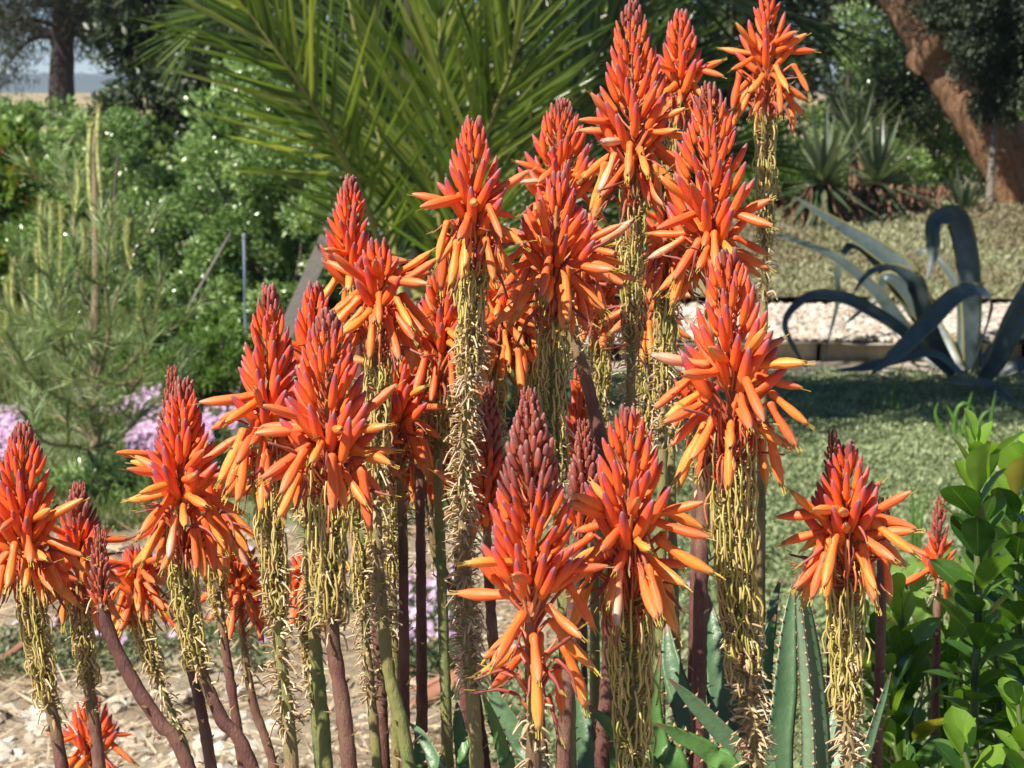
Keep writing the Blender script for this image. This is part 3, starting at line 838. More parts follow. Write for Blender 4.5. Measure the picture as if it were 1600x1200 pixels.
# ---- gravel path, kerb, bank
ZP = .13
ypath0 = G(1300, 532, ZP)[1]; ypath1 = G(1300, 481, ZP)[1]
M_GRAV = dry_mat('gravel', (0.48, 0.42, 0.35), (0.62, 0.56, 0.49), 9)
ac = sheet(np.linspace(.3, 7, 90), np.linspace(ypath0 - .02, ypath1 + .3, 26), lambda x, y: ZP - .012 + .012 * fbm(x, y, 6, 2))
struct('gravel_path', ac.mesh('gravel_path', M_GRAV))
R = np.random.default_rng(3)
ico = None
def pebble_tpl(seed):
    r = np.random.default_rng(seed)
    V = np.array([(0, 0, 1), (.89, 0, .45), (.28, .85, .45), (-.72, .53, .45), (-.72, -.53, .45), (.28, -.85, .45), (.72, .53, -.45), (-.28, .85, -.45), (-.89, 0, -.45), (-.28, -.85, -.45), (.72, -.53, -.45), (0, 0, -1)], float)
    F = np.array([[0, 1, 2], [0, 2, 3], [0, 3, 4], [0, 4, 5], [0, 5, 1], [1, 6, 2], [2, 7, 3], [3, 8, 4], [4, 9, 5], [5, 10, 1], [2, 6, 7], [3, 7, 8], [4, 8, 9], [5, 9, 10], [1, 10, 6], [11, 7, 6], [11, 8, 7], [11, 9, 8], [11, 10, 9], [11, 6, 10]])
    V = V * (1 + .2 * r.standard_normal(12))[:, None] * [1, .8, .6]
    return V, F, np.zeros(12), np.zeros(12)
PEB = [pebble_tpl(i) for i in range(3)]
M_PEB = simple_mat('pebble', [(0.30, 0.24, 0.19), (0.44, 0.38, 0.31), (0.54, 0.47, 0.39), (0.64, 0.58, 0.50), (0.42, 0.29, 0.22)], rough=.8, bmp=.3)
def scatter_stones(n, fx, size, seed, zoff=.3, tpls=PEB, pw=1.0):
    R = np.random.default_rng(seed); a = Acc()
    for t in range(3):
        k = n // 3
        L = fx(k, R); k = len(L)
        s = size[0] + (size[1] - size[0]) * R.random(k) ** (2.5 * pw)
        q = R.standard_normal((k, 4)); q /= np.linalg.norm(q, axis=1)[:, None]
        az = R.uniform(0, 6.28, k); M = np.zeros((k, 3, 3)); M[:, 0, 0] = np.cos(az); M[:, 0, 1] = -np.sin(az); M[:, 1, 0] = np.sin(az); M[:, 1, 1] = np.cos(az); M[:, 2, 2] = 1
        M[:, 2, 0] = R.normal(0, .25, k); M[:, 2, 1] = R.normal(0, .25, k)
        L = L.copy(); L[:, 2] += s * zoff
        a.inst(tpls[t], M * s[:, None, None], L, R.random(k))
    return a
a = scatter_stones(20000, lambda k, R: np.stack([R.uniform(.8, 5.5, k), R.uniform(ypath0, ypath1 + .12, k), np.full(k, ZP)], 1), (.007, .024), 1)
o = link('gravel', a.mesh('gravel', M_PEB, False)); o['kind'] = 'stuff'; tag(o, 'pale loose gravel on the path behind the agave', 'gravel')

def kerb():
    m, nt, out = new_mat('kerb_stone')
    n1 = noise(nt, 7, 5, .7); n2 = noise(nt, 90, 4, .75)
    c = ramp(nt, [(.3, (.38, .33, .25)), (.6, (.54, .48, .38))], n1).outputs[0]; c = scalec(nt, c, .6, 1.3, n2)
    # yellow lichen along the top arris
    tcn = nt.nodes.new('ShaderNodeNewGeometry'); sx = nt.nodes.new('ShaderNodeSeparateXYZ'); nt.links.new(tcn.outputs['Position'], sx.inputs[0])
    hi = nt.nodes.new('ShaderNodeMapRange'); hi.inputs[1].default_value = .075; hi.inputs[2].default_value = .115; nt.links.new(sx.outputs['Z'], hi.inputs[0])
    pn = nt.nodes.new('ShaderNodeTexNoise'); pn.inputs['Scale'].default_value = 2.4; nt.links.new(tcn.outputs['Position'], pn.inputs['Vector'])
    pr = ramp(nt, [(.42, (0, 0, 0)), (.55, (1, 1, 1))], pn.outputs['Fac'])
    f = math_(nt, 'MULTIPLY', hi.outputs[0], pr.outputs[0])
    c = mixc(nt, math_(nt, 'MULTIPLY', f, .8), c, (.42, .31, .06))
    finish(nt, out, c, .9, bump(nt, n2, .8, .01), spec=.2)
    root = thing('stone_kerb', 'low beige stone kerb with yellow lichen along the near edge of the gravel path', 'kerb', (2.4, ypath0, 0))
    y0 = G(1300, 572, .0)[1]; x = .5; R = np.random.default_rng(9)
    while x < 6.5:
        L = R.uniform(.7, .95); a = Acc()
        nx, nz = 14, 6
        V = []; 
        prof = [(y0 - .02, -.05), (y0 + .0, .02), (y0 + .05, .10), (y0 + .085, ZP + .004), (ypath0 - .0, ZP + .008), (ypath0 + .06, ZP), (ypath0 + .06, -.05)]
        for i in range(nx):
            for (yy_, zz) in prof:
                e = .012 if i in (0, nx - 1) else 0
                V.append((x + L * i / (nx - 1), yy_ + R.normal(0, .003) + e, zz + R.normal(0, .003) - e * .6))
        k = len(prof)
        F = [[i * k + j, (i + 1) * k + j, (i + 1) * k + (j + 1) % k, i * k + (j + 1) % k] for i in range(nx - 1) for j in range(k)]
        a.add(V, F, rnd=R.random()); a.more([[0, j, j + 1] for j in range(1, k - 1)], 0); b = (nx - 1) * k; a.more([[b, b + j + 1, b + j] for j in range(1, k - 1)], 0)
        link('kerb_stone', a.mesh('kerb_stone', m), root)
        x += L + .012
kerb()
# sandy strip in front of the kerb
ac = sheet(np.linspace(.4, 6, 30), np.linspace(G(0, 600)[1], G(0, 570)[1] + .02, 6), lambda x, y: .025 + .006 * fbm(x, y, 5, 6))
struct('path_edging', ac.mesh('path_edging', dry_mat('edging_sand', (.42, .35, .26), (.56, .48, .38), 8)))
# bank behind path
def bankz(x, y): return ZP + .02 + .30 * min(max((y - ypath1) / 2.8, 0), 1) ** .8 - .0 + .03 * fbm(x, y, 1.8, 8)
ac = sheet(np.linspace(.2, 9, 70), np.linspace(ypath1 + .12, 18, 60), bankz)
struct('bank', ac.mesh('bank', M_BANK))
M_BG = simple_mat('bank_scrub', [(0.20, 0.16, 0.10), (0.24, 0.22, 0.12), (0.24, 0.26, 0.14), (0.32, 0.31, 0.19)], rough=.7, transl=.15)
R = np.random.default_rng(21); n = 60000
xx = R.uniform(1.2, 5.4, n); yy = ypath1 + .04 + .1 * np.sin(xx * 5) * R.random(n) + 2.9 * R.random(n)
L = np.array([(x, y, bankz(x, y) + .0) for x, y in zip(xx, yy)]); L[:, 2] += R.random(n) * .05
d = ball_dirs(n, R) + np.array([0, 0, .9]); a = Acc(); M = frames(d, R=R) * R.uniform(.02, .05, n)[:, None, None]; M[:, :, 0] *= .6
dryf = np.array([.5 + .5 * math.tanh(3 * mnoise.noise((x * 1.1, y * 1.4, 3))) for x, y in zip(xx, yy)])
a.inst(dia, M, L, np.clip(1 - dryf + R.normal(0, .2, n), 0, 1))
o = link('bank_groundcover', a.mesh('bank_groundcover', M_BG)); o['kind'] = 'stuff'; tag(o, 'dry olive brown low scrub on the bank behind the path', 'ground cover')

# ---- grey green carpet in front of the agave
def carpz(x, y): return gz(x, y) + .015 + .03 * (1 + fbm(x, y, 2.3, 12)) * .5
y0c, y1c = 3.3, G(0, 597)[1]
def cedge(y): return .22 * y ** .5 * mnoise.noise((y * 1.7, 4.2, 0)) + .10 + .02 * (y - 4)
ac = sheet(np.linspace(-.5, 4.6, 110), np.linspace(y0c, y1c, 110), lambda x, y: carpz(x, y) - .09 * (1 - min(max((x - cedge(y)) / .3, 0), 1)) - (.05 if y < y0c + .02 else 0))
struct('carpet_soil', ac.mesh('carpet_soil', M_CARPET))
M_CV = simple_mat('carpet_leaf', [(0.15, 0.19, 0.08), (0.21, 0.26, 0.12), (0.27, 0.32, 0.16), (0.34, 0.37, 0.21)], rough=.6, transl=.2, tmul=1.2)
n = 130000; R = np.random.default_rng(22)
yy = y0c + (y1c - y0c) * R.random(n) ** 1.15; xx = R.uniform(0, 1, n); ce = np.array([cedge(y) for y in yy]); xx = ce - .05 + (.4 + yy * .30) * xx ** 1.0 + R.normal(0, .04, n)
zn = np.array([carpz(x, y) for x, y in zip(xx, yy)]); cl = np.array([mnoise.noise((x * 9, y * 9, 1)) for x, y in zip(xx, yy)])
L = np.stack([xx, yy, zn + .012 * (1 + cl) + R.random(n) * .012], 1)
a = Acc(); d = ball_dirs(n, R) + np.array([0, 0, .8]); M = frames(d, R=R) * (R.uniform(.010, .022, n) * (1 + .35 * cl))[:, None, None]
a.inst(dia, M, L, np.clip(.5 + .5 * cl + R.normal(0, .2, n), 0, 1))
o = link('groundcover', a.mesh('groundcover', M_CV)); o['kind'] = 'stuff'; tag(o, 'grey green low succulent carpet in front of the agave', 'ground cover')

# ---- soil clods, pebbles and straw at lower left
def near(k, R):
    y = R.uniform(3.0, 6.5, k); x = R.uniform(-1.6, .35, k) * (y / 4.5)
    return np.stack([x, y, [gh(a_, b_) for a_, b_ in zip(x, y)]], 1)
a = scatter_stones(6000, near, (.002, .013), 2, zoff=-.1)
o = link('pebbles', a.mesh('pebbles', simple_mat('clod', [(0.26, 0.20, 0.14), (0.38, 0.31, 0.22), (0.46, 0.39, 0.29), (0.58, 0.53, 0.45)], rough=.95, bmp=.8), False)); o['kind'] = 'stuff'
tag(o, 'crumbly pale soil clods and pebbles between the lower left stalks', 'pebbles')
def rocks(k, R):
    pts = [G(R.uniform(-40, 430), R.uniform(1085, 1230)) for _ in range(k)]
    return np.array([(p[0], p[1], gh(p[0], p[1])) for p in pts])
a = scatter_stones(210, rocks, (.006, .042), 4, zoff=-.15, pw=.8)
o = link('limestone_rubble', a.mesh('limestone_rubble', simple_mat('limestone', [(0.38, 0.31, 0.23), (0.50, 0.44, 0.35), (0.62, 0.58, 0.51)], rough=.95, ns=45, nstr=.45, bmp=1.0), False)); o['kind'] = 'stuff'
tag(o, 'whitish broken limestone rubble at the lower left corner', 'rubble')
R = np.random.default_rng(31); n = 7000; p = near(n, R); p[:, 2] += .008 + R.random(n) * .012
d = R.standard_normal((n, 3)) * [1, 1, .18]; a = Acc(); M = frames(d, R=R) * R.uniform(.03, .11, n)[:, None, None]; M[:, :, 0] *= .05
a.inst(blade, M, p, R.random(n))
o = link('straw_litter', a.mesh('straw_litter', simple_mat('straw', [(0.26, 0.16, 0.09), (0.50, 0.38, 0.24), (0.62, 0.52, 0.36)], rough=.7, transl=.1))); o['kind'] = 'stuff'
tag(o, 'dry straw and leaf litter lying on the pale soil', 'leaf litter')

# ---- green undergrowth between the soil and the hedge at left
def meadz(x, y): return gh(x, y) + .012 - (.06 if y < 6.0 + .5 * mnoise.noise((x * 1.3, 2, 7)) else 0)
ac = sheet(np.linspace(-5.5, .4, 60), np.linspace(5.4, 15, 60), meadz); struct('undergrowth_soil', ac.mesh('undergrowth_soil', M_CARPET))
n = 60000; R = np.random.default_rng(41); yy = 5.9 + 6.5 * R.random(n) ** 1.2; xx = R.uniform(-.30, .03, n) * yy
keep = np.array([mnoise.noise((x * 1.6, y * 1.6, 5)) > -.25 for x, y in zip(xx, yy)]); xx, yy = xx[keep], yy[keep]; n = len(xx)
L = np.stack([xx, yy, np.full(n, .0)], 1); d = ball_dirs(n, R) * .7 + np.array([0, 0, 1.1]); a = Acc(); M = frames(d, R=R) * (R.uniform(.03, .08, n) + .05 * (yy > 7.6))[:, None, None]; M[:, :, 0] *= .10
a.inst(blade, M, L, R.random(n))
o = link('undergrowth', a.mesh('undergrowth', simple_mat('grass_blade', [(0.07, 0.11, 0.03), (0.12, 0.18, 0.05), (0.24, 0.22, 0.10)], rough=.5, transl=.3))); o['kind'] = 'stuff'
tag(o, 'mixed green grass and weeds between the soil and the hedge at left', 'grass')

# ================================================================== PALM
M_PALM = simple_mat('palm_leaflet', [(0.05, 0.085, 0.015), (0.09, 0.145, 0.022), (0.15, 0.21, 0.032), (0.28, 0.30, 0.07)], src='object', rough=.22, transl=.38, tmul=1.9, spec=.6)
M_PALMJ = simple_mat('palm_leaflets', [(0.03, 0.055, 0.012), (0.06, 0.10, 0.02), (0.12, 0.17, 0.03)], rough=.3, transl=.38, tmul=1.9, spec=.6)
M_RACH = simple_mat('palm_rachis', [(0.22, 0.20, 0.05), (0.30, 0.26, 0.07)], rough=.4, ns=20, tvr=((0.12, 0.16, 0.04), ((0, 0), (1, .7))))
lv = np.array([(-.012, .1, 0), (0, 0, 0), (.012, .1, 0), (-.5, .22, .12), (0, 0, .12), (.5, .22, .12), (-.48, .2, .5), (0, -.02, .5), (.48, .2, .5), (-.3, .05, .8), (0, -.08, .8), (.3, .05, .8), (0, -.2, 1)])
lf_ = [[a_, b_, b_ + 3, a_ + 3] for r_ in range(3) for a_, b_ in ((r_ * 3, r_ * 3 + 1), (r_ * 3 + 1, r_ * 3 + 2))]
lft = []
for q in lf_: lft += [[q[0], q[1], q[2]], [q[0], q[2], q[3]]]
lft += [[9, 10, 12], [10, 11, 12]]
PLEAF = (lv, np.array(lft), lv[:, 0] + .5, lv[:, 2])
def single(tpl, name, mat):
    a = Acc(); V, F, tu, tv = tpl; a.add(V, F, tu, tv); return a.mesh(name, mat)
ME_PL = single(PLEAF, 'leaflet', M_PALM)

def palm():
    b = P(655, 700, 7.2)
    root = thing('palm_tree', 'young feather palm with long arching green fronds behind the orange spikes', 'palm tree', (b[0], b[1], 0))
    a = Acc(); tube(a, catmull([(b[0], b[1], -.05), (b[0], b[1], .25), (b[0] + .02, b[1], .55)], 12), [.10, .11, .12, .12, .12, .12, .11, .1, .09, .08, .06, .04], 14, wob=.04)
    link('trunk', a.mesh('trunk', simple_mat('palm_trunk', [(0.16, 0.11, 0.07)], rough=.9, ns=25, bmp=1)), root)
    c = np.array((b[0], b[1], .5))
    # fronds: rachis points (px, py, depth), leaflet length, side vector hint (where the fronds' upper face looks)
    FR = [
        ([(610, 420, 5.35), (560, 290, 5.2), (495, 175, 5.05), (425, 70, 4.95), (350, -30, 4.9)], .36, (-.2, -.75, .6), 84, 1),
        ([(690, 420, 5.4), (684, 260, 5.3), (688, 110, 5.2), (684, -60, 5.2)], .40, (-.1, -.8, .5), 100, 1),
        ([(720, 420, 5.2), (745, 260, 5.1), (800, 100, 5.0), (838, -50, 5.0)], .38, (.2, -.85, .4), 96, 1),
        ([(620, 420, 5.6), (600, 250, 5.6), (565, 100, 5.6), (530, -80, 5.6)], .38, (-.4, -.7, .5), 90, 0),
        ([(740, 420, 5.5), (840, 230, 5.5), (930, 90, 5.5), (1040, -60, 5.5)], .40, (.3, -.7, .6), 90, 0),
        ([(760, 430, 5.7), (900, 260, 5.8), (1030, 150, 5.8), (1190, 90, 5.8)], .38, (.2, -.5, .85), 90, 0),
        ([(690, 400, 6.0), (800, 120, 6.0), (960, -20, 5.9), (1150, 0, 5.7), (1290, 40, 5.6)], .42, (.1, -.3, .9), 96, 0),
        ([(620, 400, 6.1), (500, 130, 6.1), (420, 30, 6.0), (345, 15, 6.0), (300, 60, 6.0)], .34, (-.2, -.4, .9), 80, 0),
        ([(660, 400, 6.0), (640, 200, 6.1), (650, 30, 6.1), (640, -90, 6.1)], .38, (.1, -.9, .3), 84, 0),
        ([(700, 400, 6.2), (770, 200, 6.3), (870, 20, 6.3), (900, -90, 6.3)], .38, (.1, -.9, .3), 84, 0),
        ([(720, 430, 5.9), (830, 300, 6.0), (960, 190, 6.1), (1060, 60, 6.2)], .40, (.3, -.8, .4), 90, 0),
        ([(700, 430, 6.2), (800, 250, 6.4), (900, 120, 6.5), (980, -60, 6.5)], .42, (.0, -.9, .3), 90, 0),
        ([(740, 440, 5.9), (880, 340, 6.0), (1040, 250, 6.1), (1180, 230, 6.1)], .38, (.2, -.7, .6), 84, 0),
        ([(640, 430, 6.4), (600, 250, 6.5), (500, 60, 6.5), (450, -60, 6.5)], .40, (-.1, -.9, .3), 90, 0),
        ([(600, 470, 5.3), (540, 400, 5.2), (470, 330, 5.1), (400, 300, 5.0)], .0, (0, -.5, .8), 0, 0),
    ]
    R = np.random.default_rng(77)
    for fi, (pts, LL, hint, nl, ind) in enumerate(FR):
        if nl == 0: continue
        C = catmull([c + R.normal(0, .04, 3)] + [P(x, y, D * 1.28) for x, y, D in pts], 60)
        T = np.gradient(C, axis=0); T /= np.linalg.norm(T, axis=1)[:, None]
        a = Acc(); tube(a, C, np.interp(np.linspace(0, 1, 60), [0, .3, 1], [.022, .012, .005]), 7)
        fr = link('frond', a.mesh('frond', M_RACH), root)
        if fi == 7: fr['label'] = 'drooping frond with yellowish hanging leaflets'
        jo = Acc(); Ms = []; Ls = []; h = norm(hint)
        for i in range(nl):
            t = .22 + .78 * (i + .5) / nl; k = t * 59; k0 = int(min(k, 58)); p = C[k0] + (C[k0 + 1] - C[k0]) * (k - k0); tt = T[k0]
            sd = norm(np.cross(tt, h)); N = np.cross(sd, tt)
            s = 1 if i % 2 else -1
            al = math.radians(40 - 20 * t + R.normal(0, 7))
            if fi in (6, 7): dr = np.array([0, 0, -.55 * t])
            else: dr = np.array([0, 0, -.10])
            d = norm(tt * math.cos(al) + sd * s * math.sin(al) + N * R.uniform(-.15, .55) + dr)
            L = LL * 1.45 * (1 - .35 * abs(t - .45) / .55) * R.uniform(.8, 1.15) * (.75 if t > .9 else 1)
            wd = .0165 * R.uniform(.7, 1.2)
            x = norm(np.cross(N + R.normal(0, .25, 3), d)); y = np.cross(d, x)
            M = np.stack([x * wd, y * wd, d * L], 1)
            y2 = y * L * .25
            if ind:
                o = bpy.data.objects.new('leaflet', ME_PL); COL.objects.link(o); o.parent = fr
                o.matrix_basis = Matrix([[*M[r_], p[r_]] for r_ in range(3)] + [[0, 0, 0, 1]])
            else:
                Ms.append(M); Ls.append(p)
        if not ind:
            jo.inst(PLEAF, np.array(Ms), np.array(Ls), R.random(len(Ls)))
            link('leaflets', jo.mesh('leaflets', M_PALMJ), None, 'stuff').parent = fr
    return root
palm()

# ================================================================== AGAVE
def agave_mat():
    m, nt, out = new_mat('agave_leaf')
    tu = attr(nt, 'tu')
    n = noise(nt, 5, 4, .6); n2 = noise(nt, 40, 3, .6)
    c = ramp(nt, [(.35, (.040, .060, .058)), (.65, (.085, .112, .108))], n).outputs[0]
    c = scalec(nt, c, .8, 1.15, n2)
    c = mixc(nt, math_(nt, 'MULTIPLY', ramp(nt, [(.66, (0, 0, 0)), (.72, (1, 1, 1))], noise(nt, 18, 3, .7, 'Object', (1, 1, .3))).outputs[0], .4), c, (.20, .19, .14))
    e = math_(nt, 'ABSOLUTE', math_(nt, 'SUBTRACT', tu, .5))
    er = ramp(nt, [(.0, (0, 0, 0)), (.40, (0, 0, 0)), (.46, (1, 1, 1)), (1, (1, 1, 1))], e)
    c = mixc(nt, er.outputs[0], c, (.27, .24, .06))
    finish(nt, out, c, .38, bump(nt, n2, .1, .01), spec=.5)
    return m
M_AG = agave_mat()
def agave():
    D = 8.75
    root = thing('agave', 'large blue grey agave with yellow edged arching leaves beside the gravel path', 'agave', G(1500, 607))
    def c(pts, dd0=0, dd1=0):
        n = len(pts); return [P(1180 + x * .3167, 300 + y * .3167, D + dd0 + (dd1 - dd0) * i / (n - 1)) for i, (x, y) in enumerate(pts)]
    q = 0.3167 * D / FPX   # metres per crop pixel
    LV = [
        ([(960, 900), (740, 700), (560, 580), (420, 520), (280, 512), (185, 580), (150, 660), (190, 760), (262, 885)], [60, 90, 95, 85, 65, 60, 50, 38, 4], (-.1, -.6, .8), (-.7, -.6, -.3), -.1, -.5),
        ([(980, 900), (760, 700), (600, 500), (400, 330), (200, 240), (60, 205)], [80, 95, 95, 80, 55, 6], (-.2, -.55, .8), None, .1, .2),
        ([(980, 880), (850, 620), (740, 400), (580, 270), (400, 160), (190, 20)], [110, 140, 150, 125, 85, 6], (-.4, -.55, .7), None, .3, .5),
        ([(980, 900), (870, 700), (810, 480), (720, 400), (630, 375), (545, 420), (480, 512)], [80, 120, 120, 105, 90, 60, 4], (-.5, -.75, .3), (-.5, -.3, .7), -.1, -.4),
        ([(1060, 880), (1065, 600), (1045, 330), (1000, 140), (940, 120), (880, 160), (880, 300), (845, 440)], [90, 130, 150, 150, 120, 100, 90, 6], (.1, -.95, .3), (-.6, -.7, .2), .2, .1),
        ([(1010, 860), (1010, 520), (920, 350), (830, 292), (755, 325)], [50, 60, 55, 40, 4], (-.3, -.8, .5), None, .5, .7),
        ([(1060, 900), (1110, 760), (1150, 620), (1160, 530), (1090, 485), (980, 520), (850, 650), (700, 800), (555, 915)], [50, 60, 60, 70, 100, 105, 115, 95, 5], (.9, -.4, .3), (-.2, -.6, .8), 0, -.8),
        ([(1120, 930), (1190, 840), (1260, 700), (1350, 560), (1450, 500), (1560, 620)], [90, 125, 140, 120, 90, 5], (-.5, -.8, .3), None, -.2, -.5),
        ([(1060, 930), (990, 945), (1120, 948), (1270, 950)], [20, 60, 70, 10], (0, -.4, .9), None, -.3, -.6),
        ([(1020, 900), (880, 800), (700, 830), (540, 870), (380, 885)], [60, 75, 80, 70, 5], (0, -.6, .8), None, -.2, -.4),
        ([(920, 820), (700, 480), (560, 300), (470, 265), (410, 380), (405, 560), (320, 880)], [60, 70, 65, 60, 55, 40, 4], (-.4, -.7, .5), (-.8, -.6, 0), .5, .6),
        ([(960, 860), (860, 680), (740, 480), (640, 420), (600, 520), (390, 690)], [80, 90, 90, 70, 50, 4], (-.5, -.75, .4), None, .3, .4),
        ([(1000, 900), (930, 760), (850, 600), (800, 500)], [110, 130, 100, 40], (-.2, -.9, .4), None, .1, .3),
        ([(1090, 900), (1080, 760), (1075, 600), (1080, 480)], [90, 100, 80, 10], (.1, -.9, .4), None, .2, .4),
        ([(1100, 900), (1180, 780), (1270, 690), (1400, 640), (1520, 700)], [80, 100, 100, 80, 5], (.3, -.8, .5), None, .3, .6),
        ([(1130, 920), (1300, 860), (1450, 840), (1600, 900)], [90, 100, 90, 5], (.1, -.7, .7), None, .1, .0),
        ([(1060, 930), (1150, 960), (1220, 1010), (1300, 1060)], [80, 110, 90, 5], (.1, -.8, .6), None, -.3, -.7),
        ([(900, 860), (780, 780), (690, 690), (685, 620)], [40, 40, 30, 5], (-.2, -.9, .4), None, .5, .7),
        ([(1150, 900), (1250, 640), (1380, 420), (1500, 330)], [90, 110, 90, 5], (.4, -.8, .4), None, .4, .9),
    ]
    for pts, wd, h1, h2, d0, d1 in LV:
        a = Acc(); ribbon(a, c(pts, d0, d1), np.array(wd) * q * .82, h1, .22, .07, 34, 7, hint2=h2)
        link('leaf', a.mesh('leaf', M_AG), root)
agave()

# ---- yuccas behind the path
M_YU = simple_mat('yucca_leaf', [(0.05, 0.08, 0.045), (0.075, 0.105, 0.06), (0.18, 0.21, 0.12)], src='object', rough=.28, transl=.15)
M_YUD = simple_mat('yucca_dead', [(0.16, 0.08, 0.045), (0.28, 0.16, 0.09)], rough=.8)
yv = np.array([(-.5, .1, 0), (0, 0, 0), (.5, .1, 0), (-.5, .1, .5), (0, 0, .5), (.5, .1, .5), (0, -.03, 1)])
YLEAF = (yv, np.array([[0, 1, 4], [0, 4, 3], [1, 2, 5], [1, 5, 4], [3, 4, 6], [4, 5, 6]]), yv[:, 0] + .5, yv[:, 2])
ME_YL = single(YLEAF, 'leaf', M_YU)
def yucca(label, x, y, D, L, wdt, n, seed, dead=0, spread=1.0, stem=.3):
    c = P(x, y, D); R = np.random.default_rng(seed); g = bankz(c[0], c[1])
    root = thing('yucca', label, 'yucca', (c[0], c[1], g), 'spiky rosettes behind the gravel path')
    a = Acc(); tube(a, [(c[0], c[1], g - .05), (c[0], c[1], c[2])], [.05, .06], 8); link('trunk', a.mesh('trunk', M_YUD), root)
    for i in range(n):
        az = i * GA; el = math.radians(80 - 105 * spread * ((i + .5) / n) + R.normal(0, 6))
        d = np.array((math.cos(az) * math.cos(el), math.sin(az) * math.cos(el), math.sin(el)))
        N = norm(np.array((-math.cos(az) * math.sin(el), -math.sin(az) * math.sin(el), math.cos(el))))
        xx_ = np.cross(N, d); l = L * R.uniform(.75, 1.1)
        M = np.stack([xx_ * wdt, N * wdt, d * l], 1)
        o = bpy.data.objects.new('leaf', ME_YL); COL.objects.link(o); o.parent = root
        o.matrix_basis = Matrix([[*M[r_], (c + d * .03)[r_] - root.location[r_]] for r_ in range(3)] + [[0, 0, 0, 1]])
    if dead:
        dd = R.standard_normal((dead, 3)) * [.45, .45, .15] + np.array([0, 0, -1.0]); f = Acc()
        p = np.array((c[0], c[1], 0)) + R.normal(0, .09, (dead, 3)) * [1.3, 1, 0]; p[:, 2] = g + .1 + max(.05, c[2] - g - .1) * R.random(dead)
        M = frames(dd, R=R) * R.uniform(.16, .34, dead)[:, None, None]; M[:, :, 0] *= .045
        f.inst(blade, M, p, R.random(dead)); link('dead_leaves', f.mesh('dead_leaves', M_YUD), root, 'stuff')
yucca('drooping dark green yucca with pale lit leaves above the tip of the agave', 1285, 285, 13.0, .46, .036, 110, 1, 160, 1.45)
yucca('dark spiky yucca with a brown skirt of dead leaves left of the leaning trunk', 1372, 285, 13.4, .44, .032, 110, 2, 520, 1.4)
yucca('feathery grey green yucca with fine upright leaves high behind the others', 1340, 225, 14.2, .45, .022, 90, 3, 0, 1.0)
yucca('blue green upright yucca beside the slim pale trunk', 1505, 345, 13.6, .36, .03, 50, 4, 0, .75)
yucca('small brownish dead rosette between the yuccas under the shrubs', 1440, 330, 14.0, .25, .03, 36, 5, 260, 1.2)

